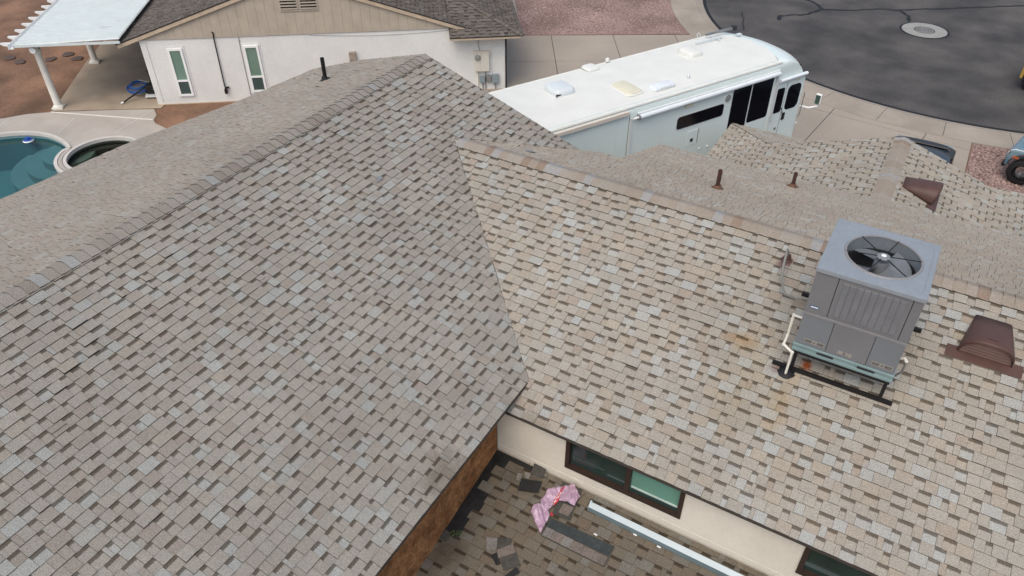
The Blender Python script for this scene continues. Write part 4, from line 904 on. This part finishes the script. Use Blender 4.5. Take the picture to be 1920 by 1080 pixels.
MB().bb((2.215, ysd-.004, .6), (2.235, ysd-.0005, 3.4)).build('body_seam', GREYM, rv); MB().bb((1.86, ysd-.003, .6), (1.868, ysd-.0005, 3.4)).build('body_seam', RVT, rv)
MB().bb((-1.4, ysd-.075, 3.44), (2.15, ysd-.001, 3.53)).build('slide_topper', AWNT, rv)
MB().cyl((7.40, ysd-.06, 3.07), (8.44, ysd-.06, 3.08), .05, n=14).build('door_awning', AWN, rv, True); MB().bb((7.36, ysd-.05, 1.9), (7.39, ysd-.018, 3.08)).build('door_awning_arm', RVT, rv)
side_panel('marker_lamp', 8.10, 8.27, 2.90, 2.95, .02, YELP, .02); lp = MB().lathe([(.10, .0), (.09, .03), (.05, .045), (0, .05)], (5.52, ysd, 3.03), 20, Matrix.Rotation(R_(90), 3, 'X')).build('speaker_lamp', LENS, rv, True)
MB().lathe([(.125, .0), (.12, .018), (.10, .02)], (5.52, ysd, 3.03), 20, Matrix.Rotation(R_(90), 3, 'X')).build('lamp_rim', WHITEP, rv, True)
side_panel('porch_lamp', 4.02, 4.28, 3.14, 3.22, .01, YELP, .05)
ht = side_panel('hatch', 4.27, 4.62, 1.97, 2.40, .02, RVW, .010); side_panel('hatch_lock', 4.38, 4.47, 2.08, 2.17, .02, BLACK, .008, ht, .011); side_panel('hatch_hinge', 4.63, 4.645, 1.98, 2.42, .003, GREYM, .008, ht, .0)
for x, z in ((4.75, 1.75), (5.05, 1.73), (3.42, 2.05), (8.55, 1.5)): side_panel('small_fitting', x, x+.05, z, z+.05, .02, WHITEP, .025)
for x0, x1, z in ((2.7, 3.9, 1.98), (4.5, 6.3, 1.42)): MB().bb((x0, ysd-.02, z), (x1, ysd-.0005, z+.02)).build('trim_strip', WHITEP, rv)
# windscreen
wsn = MB(); G = []; zz = [1.98+i*.105 for i in range(11)]
for z in zz:
    for j in range(ny+1): y = -1.2+2.4*j/ny; G.append((xf(y, z)+.012, y, z))
wsn.add(G, [(a*(ny+1)+j, a*(ny+1)+j+1, (a+1)*(ny+1)+j+1, (a+1)*(ny+1)+j) for a in range(10) for j in range(ny)]); wsn.build('windscreen', GGLASS, rv, True)
for y in (-1.18, -.6, 0, .6, 1.18): MB().lathe([(.04, 0), (.03, .02), (0, .025)], (xf(y, 3.3)-.005, y, 3.3), 10, Matrix.Rotation(R_(70), 3, 'Y')).build('clearance_lamp', BLACK if abs(y) > 1 else AMBER, rv)
for sg in (-1, 1):
    MB().tube([(8.55, sg*1.25, 2.05), (8.75, sg*1.42, 2.0), (8.95, sg*1.55, 2.05), (8.98, sg*1.56, 2.15)], .03, 8).build('mirror_arm', WHITEP, rv, True)
    mr = bevel(MB().box((8.93, sg*1.54, 2.27), (.08, .18, .32), Matrix.Rotation(R_(-20*sg), 3, 'Z')).build('mirror', WHITEP, rv), .035, 3); MB().box((8.888, sg*1.54+sg*.015, 2.27), (.008, .13, .25), Matrix.Rotation(R_(-20*sg), 3, 'Z')).build('mirror_glass', GGLASS, mr)
MB().box((8.86, 0, .55), (.12, 2.2, .22)).build('bumper', RVT, rv)
for x in (.9, 7.0-.1):
    for sg in (-1, 1):
        wh = MB().cyl((x, sg*1.0, .46), (x, sg*1.285, .46), .46, n=24).build('wheel', RUBBER, rv, True); MB().cyl((x, sg*1.286, .46), (x, sg*1.30, .46), .25, n=20).build('rim', CHROME, wh, True)
# roof equipment (y = lateral: right edge -1.265)
zt_ = RZ+.03
def rY(l): return -HWD-l    # lateral measured from right edge (negative inwards)
ac1 = MB(); 
def pod(name, x0, x1, y0, y1, h, m, taper=.75, parent=rv):
    n = 5; b = MB(); L = []
    for k in range(n+1):
        s = k/n; f = 1-(1-taper)*s**2; cx, cy = (x0+x1)/2, (y0+y1)/2; zz_ = zt_+h*math.sin(s*math.pi/2)
        for px, py in rrect(cx-(x1-x0)/2*f, cx+(x1-x0)/2*f, cy-(y1-y0)/2*f, cy+(y1-y0)/2*f, min(x1-x0, y1-y0)*.22*f, 3): L.append((px, py, zz_))
    q = 16; b.add(L, [(k*q+i, k*q+(i+1) % q, (k+1)*q+(i+1) % q, (k+1)*q+i) for k in range(n) for i in range(q)]+[list(range(n*q, n*q+q))]); return b.build(name, m, parent, True)
p1 = pod('rooftop_ac_shroud', .95, 1.55, rY(-1.25), rY(-1.9), .16, PLAST, .72); MB().box((1.02, rY(-1.28), zt_+.07), (.14, .04, .03)).build('shroud_vent', ACD, p1)
sk = pod('skylight_frame', 2.48, 3.02, rY(-.40), rY(-1.25), .02, RVR, .97); pod('skylight', 2.53, 2.97, rY(-.45), rY(-1.20), .05, YELP, .93, sk)
v2 = pod('fridge_vent', 3.22, 3.92, rY(-.30), rY(-.60), .07, AWN, .85); MB().bb((3.4, rY(-.33), zt_+.03), (3.75, rY(-.30)-.002, zt_+.06)).build('vent_slot', RVT, v2)
p2 = pod('satellite_dome', 5.35, 5.82, rY(-1.35), rY(-1.95), .15, RVR, .72); MB().box((5.45, rY(-1.42), zt_+.10), (.10, .02, .03)).build('dome_mark', GREYM, p2)
pod('roof_hatch', 2.55, 2.92, rY(-2.12), rY(-2.50), .06, RVR, .8); pod('plumbing_cap', 3.35, 3.45, rY(-2.40), rY(-2.50), .09, RVR, .6); pod('antenna_base', 4.45, 4.52, rY(-.45), rY(-.52), .10, PLAST, .5)
an = MB().bar((6.15, rY(-2.05), zt_+.06), (7.15, rY(-2.02), zt_+.06), .03, .03).build('antenna', PLAST, rv); MB().bar((6.75, rY(-2.30), zt_+.10), (7.75, rY(-2.22), zt_+.12), .05, .06).build('crank_arm', GREYM, an); MB().bar((6.9, rY(-1.85), zt_+.06), (6.9, rY(-2.25), zt_+.06), .025, .02).build('cross_arm', PLAST, an); MB().box((7.75, rY(-2.22), zt_+.13), (.12, .12, .12)).build('crank_head', ACD, an); MB().box((7.70, rY(-1.95), zt_+.03), (.16, .10, .04)).build('mount', PLAST, an)
MB().tube([(6.55, rY(-2.35), zt_), (6.5, rY(-2.4), zt_+.12), (6.6, rY(-2.42), zt_+.15), (6.66, rY(-2.38), zt_+.02)], .01, 6).build('cable_loop', PLAST, an)
# ------------------------------------------------------------------ neighbour's house
P0 = Vector((-19.56, 8.68, 0)); nb = R_(36.5); NM = Matrix.Translation(P0) @ Matrix.Rotation(nb, 4, 'Z')
nh = thing('neighbour_house', 'white stucco house with tan gable siding and dark shingle roof', 'house', NM)
def nW(x, y, z): return NM @ Vector((x, y, z))
NL, ND = 12.11, 9.0
bevel(MB().bb((0, 0, 0), (NL, ND, 2.28)).build('wall', WHITEW, nh), .02)
MB().bb((-.012, -.035, -.02), (NL, -.002, .03)).build('foundation_edge', mat('stained_footing', (.46, .36, .26), .9, .2, 4), nh)
RS, PK = .335, 4.13
zg = lambda x: PK-RS*abs(x-5.19)
x = -.02; 
while x < 10.6:
    x2 = min(x+.305, 10.62); zs0 = max(zg(x)-.10, 2.285); zs1 = max(zg(x2)-.10, 2.285)
    if max(zs0, zs1) > 2.30:
        pts = [(x+.002, -.03, 2.283), (x2-.002, -.03, 2.283), (x2-.002, -.03, zs1), (x+.004, -.03, zs0)] if not (x < 5.19 < x2) else [(x+.002, -.03, 2.283), (x2-.002, -.03, 2.283), (x2-.002, -.03, zs1), (5.19, -.03, PK-.1), (x+.004, -.03, zs0)]
        MB().prism(pts, (0, .02, 0)).build('siding_board', SIDING, nh)
    x = x2
MB().prism([(0, -.008, 2.281), (10.6, -.008, 2.281), (5.19, -.008, PK-.12)], (0, .1, 0)).build('gable_backing', UNDER, nh)
for a, b_ in (((-.68, -.09, zg(-.68)-.02), (5.19, -.09, PK-.02)), ((5.19, -.09, PK-.02), (10.72, -.09, zg(10.72)-.02))): MB().bar(a, b_, .045, .15).build('rake_board', FASCIA, nh)
MB().bb((10.2, -.52, 2.03), (12.66, -.485, 2.12)).build('fascia', FASCIA, nh); MB().bb((12.62, -.484, 2.03), (12.655, ND, 2.12)).build('fascia', FASCIA, nh); MB().bb((10.2, -.48, 2.06), (12.6, -.01, 2.08)).build('soffit', FASCIA, nh)
MB().prism([(10.2, -.5, 2.12), (10.2, .6, 2.12), (10.2, .6, 2.48)], (.03, 0, 0)).build('dormer_cheek', UNDER, nh)
for x in (4.72, 5.36):
    vf = MB()
    for a, b_ in (((x, -.06, 3.06), (x+.04, -.031, 3.62)), ((x+.56, -.06, 3.06), (x+.60, -.031, 3.62)), ((x+.04, -.06, 3.06), (x+.56, -.031, 3.10)), ((x+.04, -.06, 3.58), (x+.56, -.031, 3.62))): vf.bb(a, b_)
    vo = vf.build('gable_vent', SIDING, nh); MB().bb((x+.04, -.034, 3.10), (x+.56, -.031, 3.58)).build('vent_backing', UNDER, vo)
    for k in range(5): MB().bar((x+.04, -.05, 3.14+k*.095), (x+.56, -.05, 3.14+k*.095), .05, .035).build('vent_slat', SIDING, vo)
sdir = NM.to_3x3() @ Vector((1, 0, 0)); ydir = NM.to_3x3() @ Vector((0, 1, 0)); Z = Vector((0, 0, 1))
kn = math.sqrt(1+RS*RS)
def nslope(O, S, up, polys, seed): slope('roof_slope', nW(*O), S, up, polys, PAL_N, nh, seed, 0, SHD, e=.16, world_parent=True, wide=1.25)
Lh = 5.19+.72
nslope((-.72, 0, PK-RS*Lh+.06), -ydir, sdir+Z*RS, [[(-ND, 0), (.12, 0), (.12, Lh*kn), (-ND, Lh*kn)]], 31)
Rh = 10.75-5.19
nslope((10.75, 0, PK-RS*Rh+.06), ydir, -sdir+Z*RS, [[(-.12, 0), (ND, 0), (ND, Rh*kn), (-.12, Rh*kn)]], 32)
nslope((0, -.54, 2.13), sdir, ydir+Z*RS, [[(10.18, 0), (12.68, 0), (10.18, 2.5*kn)]], 33)
nslope((12.68, 0, 2.13), ydir, -sdir+Z*RS, [[(-.54, 0), (ND, 0), (ND, 2.5*kn), (1.96, 2.5*kn)]], 34)
hp = [tuple(nW(12.68-k, -.54+k, 2.145+RS*k)) for k in (0, 2.5)]
caps(hp[0], hp[1], nh, 35, PAL_N, hw=.12, t=.25, e=.16, name='hip_cap', m=SHD)
for o in list(col.objects):
    if o.parent == nh and o.name.startswith('hip_cap'): o.matrix_parent_inverse = NM.inverted()
def nwin(x0, x1, z0, z1, zm, wall=True):
    f = MB(); y0 = -.055
    for a, b_ in (((x0, y0, z0), (x0+.07, -.001, z1)), ((x1-.07, y0, z0), (x1, -.001, z1)), ((x0+.07, y0, z0), (x1-.07, -.001, z0+.07)), ((x0+.07, y0, z1-.07), (x1-.07, -.001, z1)), ((x0+.07, y0, zm), (x1-.07, -.001, zm+.06))): f.bb(a, b_)
    fo_ = f.build('window', VINYL, nh)
    MB().bb((x0+.07, -.025, zm+.06), (x1-.07, -.015, z1-.07)).build('pane', mat('pale_green_pane', (.15, .235, .185), .12, .15, 1.5, spec=.5), fo_); MB().bb((x0+.07, -.027, z0+.07), (x1-.07, -.017, zm)).build('pane', mat('screened_pane', (.055, .085, .08), .3, .1), fo_)
    MB().bb((x0-.07, -.012, z0-.07), (x1+.07, -.0005, z1+.07)).build('trim', WHITEW, fo_)
nwin(.82, 1.30, .30, 1.97, .82); nwin(3.28, 3.78, .33, 1.97, .85)
bk = MB().tube([(2.42, -.12, 2.50), (2.44, -.06, 2.46), (2.42, -.05, 2.3), (2.39, -.05, .62), (2.40, -.05, .42)], .02, 8).build('black_downpipe', BLACK, nh, True); MB().box((2.40, -.07, .42), (.08, .10, .15)).build('pipe_clamp', BLACK, bk); MB().box((2.46, -.06, .55), (.14, .06, .04)).build('pipe_tap', BLACK, bk)
MB().tube([(3.22, -.02, 2.6), (3.2, -.02, 1.95), (3.19, -.02, .2)], .012, 6).build('wall_cable', GREYM, nh); MB().tube([(.20, -.012, 2.2), (.20, -.012, .1)], .008, 6).build('wall_cable', WHITEW, nh)
MB().tube([(5.5+i*.5, -.015, 2.24-.10*math.sin(math.pi*i/10)) for i in range(11)], .006, 5).build('slack_cable', GREYM, nh)
mt = bevel(MB().bb((11.03, -.16, .76), (11.53, -.001, 1.44)).build('meter_box', BOXW, nh), .008); MB().bb((11.235, -.163, .77), (11.24, -.159, 1.43)).build('door_seam', GREYM, mt); MB().lathe([(.085, 0), (.085, .05), (.06, .08), (0, .085)], (11.13, -.16, 1.27), 20, Matrix.Rotation(R_(90), 3, 'X')).build('meter_glass', LENS, mt, True); MB().lathe([(.10, 0), (.10, .03), (.086, .032)], (11.13, -.16, 1.27), 20, Matrix.Rotation(R_(90), 3, 'X')).build('meter_ring', GREYM, mt, True); MB().bb((11.0, -.18, 1.44), (11.56, -.001, 1.465)).build('box_lid', AWNT, mt)
for x0, x1, z0, z1, d, mm in ((11.19, 11.37, .30, .54, .10, BOXG), (11.43, 11.61, .32, .56, .09, GREYM), (11.63, 11.87, .28, .60, .13, BOXG)): bevel(MB().bb((x0, -d, z0), (x1, -.001, z1)).build('electric_box', mm, nh), .015)
for x, z0, z1 in ((11.12, 0, .76), (11.40, 0, .76), (11.30, 0, .3), (11.75, 0, .28)): MB().cyl((x, -.03, z0), (x, -.03, z1), .018 if x > 11.2 else .03, n=8).build('conduit', PVC if x < 11.2 else GREYM, nh)
MB().tube([(11.22, -.02, 1.46), (11.17, -.02, 1.7), (11.19, -.02, 2.05)], .01, 6).build('wall_cable', GREYM, nh)
bx = MB().bb((6.75, -.16, 1.05), (6.97, -.001, 1.62)).build('wall_box', mat('weathered_box', (.30, .25, .20), .8, .25, 6), nh)
MB().bb((NL+.002, -.02, 0), (NL+.05, .06, 2.03)).build('corner_bead', mat('rough_black_edge', (.03, .027, .025), .9, .4, 20), nh)
# patio cover
pc = thing('patio_cover', 'white ribbed aluminium patio cover on round posts beside the neighbouring house', 'patio cover', NM)
pcx0, pcx1, yfr, ybk = -3.80, -.50, -.22, 9.0
zp = lambda x: 2.34+.03*(x+3.8)
b = MB(); y = yfr; pr = []
while y < ybk: pr += [(y, 0), (y+.075, 0), (y+.085, .06), (y+.12, .06), (y+.135, 0)]; y += .15
b.add([(xx, yy, zp(xx)+zz_) for xx in (pcx0, pcx1) for yy, zz_ in pr], [(i, i+1, len(pr)+i+1, len(pr)+i) for i in range(len(pr)-1)]); rfp = b.build('roof_panel', ALUM, pc); rfp.modifiers.new('solid', 'SOLIDIFY').thickness = .01
MB().bb((pcx0, yfr-.03, zp(-3.8)-.05), (pcx1, yfr-.005, zp(-3.8)+.03)).build('edge_trim', ALUM, pc); 
gt = MB().prism([(-3.97, yfr-.05, 2.25), (-3.80, yfr-.05, 2.25), (-3.80, yfr-.05, 2.37), (-3.815, yfr-.05, 2.37), (-3.815, yfr-.05, 2.265), (-3.955, yfr-.05, 2.265), (-3.955, yfr-.05, 2.38), (-3.97, yfr-.05, 2.38)], (0, 9.2, 0)).build('gutter', WHITEP, pc)
for k in range(13):
    y = .12+k*.60
    MB().prism([(-3.97, y-.03, 2.22), (-3.97, y-.03, 2.33), (-4.34, y-.03, 2.33), (-4.36, y-.03, 2.29), (-4.25, y-.03, 2.23), (-4.1, y-.03, 2.21)], (0, .06, 0)).build('rafter_tail', WHITEP, pc)
bevel(MB().bb((-3.45, -.02, 2.10), (-3.22, 8.6, 2.24)).build('beam', POST, pc), .02); MB().cyl((-3.335, -.03, 2.13), (-3.335, -.13, 2.13), .10, n=16).build('beam_end', WHITEP, pc)
for y in (.11, 4.07, 8.0):
    po = MB().lathe([(.125, .14), (.12, .16), (.105, 1.95), (.12, 1.97), (.145, 2.0), (.145, 2.06), (.13, 2.08), (.13, 2.10)], (-3.33, y, 0), 24).build('post', POST, pc, True); MB().lathe([(.17, .08), (.17, .11), (.14, .14), (.12, .145)], (-3.33, y, 0), 24).build('post_base', POST, po, True); bevel(MB().box((-3.33, y, .053), (.36, .36, .06)).build('plinth', POST, po), .008)
for a, c in (((-1.4, .9), (-1.0, .93)), ((-1.1, 1.5), (-.8, 1.52)), ((-1.2, 2.3), (-.98, 2.31))): MB().bar((a[0], a[1], zp(-1.2)+.032), (c[0], c[1], zp(-1.2)+.032), .05, .004).build('tar_patch', mat('patch_grey', (.2, .22, .22), .7), rfp)
# pressure washer
pw = thing('pressure_washer', 'black pressure washer with a coiled blue hose against the white house', 'pressure washer', NM @ Matrix.Translation((-.35, .75, .022)))
bevel(MB().box((.08, 0, .30), (.42, .40, .30)).build('engine', BLACK, pw), .03); MB().box((.08, -.05, .10), (.5, .5, .06)).build('frame', RVT, pw); MB().tube([(.0, .2, .3), (-.05, .25, .8), (.0, .1, .92), (.1, -.1, .9), (.16, -.15, .5)], .018, 8).build('handle', BLACK, pw, True)
for sg in (-1, 1): MB().cyl((.05+sg*.24, .2, .14), (.05+sg*.30, .2, .14), .14, n=18).build('wheel', RUBBER, pw, True)
hs = []
for k in range(120):
    a = k*.21; rr = .27+.06*math.sin(k*.047); hs.append((-.50+rr*1.25*math.cos(a), .28+rr*math.sin(a)*1.1, .16+.0016*k+.05*math.sin(a)))
MB().tube(hs, .022, 7).build('hose', HOSE, pw, True)
MB().tube([(-.05, .0, .42), (-.30, -.2, .30), (-.85, -.55, .05)], .028, 8).build('spray_lance', BLACK, pw, True); MB().cyl((-.85, -.55, .05), (-.93, -.60, .03), .03, n=10).build('nozzle', WHITEP, pw); MB().tube([(0, 0, .5), (-.25, .1, .52), (-.42, .25, .5)], .02, 7).build('hose_connector', GREYM, pw, True)
# ------------------------------------------------------------------ vehicles
def extrude_profile(prof, y0, y1, name, m, parent, inset=.0):
    b = MB(); n = len(prof); b.add([(x, y0, z) for x, z in prof]+[(x, y1, z) for x, z in prof], [tuple(reversed(range(n))), tuple(range(n, 2*n))]+[(i, (i+1) % n, n+(i+1) % n, n+i) for i in range(n)]); return b.build(name, m, parent)
def wheel(parent, x, y, r, wd, sg):
    prof = [(r*.62, -wd/2), (r*.9, -wd/2), (r, -wd/2+.03), (r, wd/2-.03), (r*.9, wd/2), (r*.62, wd/2)]
    wh = MB().lathe(prof, (x, y, r), 28, Matrix.Rotation(R_(90), 3, 'X')).build('wheel', RUBBER, parent, True)
    MB().lathe([(0, wd/2-.05), (r*.22, wd/2-.04), (r*.24, wd/2-.07), (r*.45, wd/2-.09), (r*.56, wd/2-.02), (r*.63, wd/2+.005), (r*.64, wd/2-.02)], (x, y, r), 28, Matrix.Rotation(R_(90*sg), 3, 'X')).build('rim', CHROME, wh, True)
    MB().lathe([(0, wd/2), (r*.16, wd/2-.01), (r*.18, wd/2-.05)], (x, y, r), 16, Matrix.Rotation(R_(90*sg), 3, 'X')).build('hub_cap', GREYM, wh, True)
    return wh
# pickup: local x forward (towards -X world)
tk = thing('pickup_truck', 'faded light blue old pickup truck at the right edge on gravel', 'truck', Matrix.Translation((6.17, 18.74, .012)) @ Matrix.Rotation(R_(166), 4, 'Z'))
def arch(cx, cz, r, n=9): return [(cx+r*math.cos(R_(180*i/n)), cz+r*math.sin(R_(180*i/n))) for i in range(n+1)]
prof = [(0, .50), (.02, .80), (-.03, .90), (-.12, .95), (-1.35, 1.04), (-1.40, 1.02), (-2.75, 1.04), (-4.85, 1.04), (-4.88, .55)]+[(x, z) for x, z in arch(-3.75, .48, .44)][::-1]+[(-3.1, .42), (-1.2, .42)]+[(x, z) for x, z in arch(-.50, .48, .44)][::-1]+[(-.04, .46)]
sd = bevel(extrude_profile(prof, -.95, .95, 'body', TRUCKB, tk), .05, 3)
cabp = [(-1.36, 1.03), (-1.72, 1.58), (-1.85, 1.64), (-2.70, 1.64), (-2.80, 1.56), (-2.84, 1.03)]; bevel(extrude_profile(cabp, -.86, .86, 'cab', TRUCKB, tk), .05, 3)
for sg in (-1, 1): MB().prism([(-1.60, sg*.862, 1.10), (-1.84, sg*.862, 1.55), (-2.55, sg*.862, 1.55), (-2.62, sg*.862, 1.10)], (0, sg*.006, 0)).build('side_window', BGLASS, tk)
MB().prism([(-1.385, -.75, 1.10), (-1.385, .75, 1.10), (-1.68, .68, 1.55), (-1.68, -.68, 1.55)], (.02, 0, .012)).build('windscreen', BGLASS, tk)
bevel(MB().bb((-.06, -.96, .40), (.07, .96, .54)).build('bumper', RUBBER, tk), .05); MB().bb((.0, -.62, .60), (.03, .62, .82)).build('radiator_grille', CHROME, tk)
for sg in (-1, 1): MB().lathe([(.10, 0), (.09, .03), (0, .04)], (.015, sg*.78, .71), 18, Matrix.Rotation(R_(90), 3, 'Y')).build('headlight', LENS, tk, True); MB().bb((-.30, sg*.952, .74), (-.14, sg*.960, .80)).build('side_marker', AMBER, tk); MB().bb((-.05, sg*.93, .82), (-.02, sg*.955, .93)).build('trim_edge', CHROME, tk)
MB().tube([(.01, .90, .86), (-.03, .9, .92), (-.14, .88, .97), (-1.3, .86, 1.055)], .012, 6).build('hood_edge', WHITEP, tk, True)
for x in (-.50, -3.75):
    for sg in (-1, 1): wheel(tk, x, sg*.86, .36, .24, sg if sg > 0 else -1)
MB().bb((-4.7, -.8, 1.045), (-2.95, .8, 1.055)).build('bed_floor', RUBBER, tk)
# dark sedan nose-out on the driveway
cr = thing('parked_car', 'dark blue car half hidden behind the far right roof', 'car', Matrix.Translation((3.76, 17.62, .03)) @ Matrix.Rotation(R_(90), 4, 'Z'))
cs = [(-4.5, .35), (-4.52, .62), (-4.45, .88), (-3.9, .95), (-3.35, 1.38), (-2.9, 1.45), (-2.1, 1.44), (-1.65, 1.34), (-1.05, .98), (-.35, .90), (-.08, .78), (0, .6), (-.02, .32)]
b = MB(); nyc = 12; L = []
for j in range(nyc+1):
    s = -1+2*j/nyc
    for x, z in cs:
        yw = .88-.16*max(0, z-.85)/.6; ed = 1-abs(s)**4*.06; L.append((x*1.0+.20*(abs(s)**3)*(-1 if x > -2.2 else 1)*.9, s*yw, z-(abs(s)**6)*.05))
n = len(cs); b.add(L, [(j*n+i, j*n+i+1, (j+1)*n+i+1, (j+1)*n+i) for j in range(nyc) for i in range(n-1)]+[tuple(range(n)), tuple(range(nyc*n, nyc*n+n))]); b.build('body', CARB, cr, True)
MB().prism([(-1.62, -.60, 1.355), (-1.62, .60, 1.355), (-1.12, .70, 1.04), (-1.12, -.70, 1.04)], (.012, 0, .02)).build('windscreen', BGLASS, cr)
for sg in (-1, 1):
    MB().prism([(-3.3, sg*.79, 1.28), (-1.85, sg*.79, 1.30), (-1.35, sg*.85, 1.0), (-3.6, sg*.855, .98)], (0, sg*.012, 0)).build('side_window', BGLASS, cr)
    MB().box((-.10, sg*.62, .70), (.16, .28, .10)).build('headlight', LENS, cr)
    for x in (-.9, -3.6): wheel(cr, x, sg*.80, .32, .2, sg)
MB().box((-.02, 0, .42), (.10, 1.5, .16)).build('bumper', CARB, cr)
# yellow loader at the frame edge
ld = thing('loader', 'yellow construction loader mostly outside the right edge on the asphalt', 'loader', Matrix.Translation((6.02, 25.45, -.06)) @ Matrix.Rotation(R_(-15), 4, 'Z'))
bevel(MB().bb((0, 0, .35), (.10, 1.7, 1.0)).build('counterweight', YELM, ld), .02); bevel(MB().bb((.1, .15, .5), (2.6, 1.55, 1.25)).build('chassis', YELM, ld), .03); bevel(MB().bb((1.0, .3, 1.25), (2.1, 1.4, 2.2)).build('cab', YELM, ld), .04); MB().bb((1.1, .285, 1.5), (2.0, .299, 2.1)).build('cab_window', BGLASS, ld)
for x in (.55, 2.1):
    for y, sg in ((.02, -1), (1.68, 1)): wheel(ld, x, y, .42, .3, sg)
MB().prism([(2.7, .0, .1), (3.5, .0, .05), (3.3, .0, .8), (2.8, .0, .9)], (0, 1.7, 0)).build('bucket', YELM, ld); MB().box((-.02, .4, .8), (.05, .12, .16)).build('tail_lamp', YELP, ld)
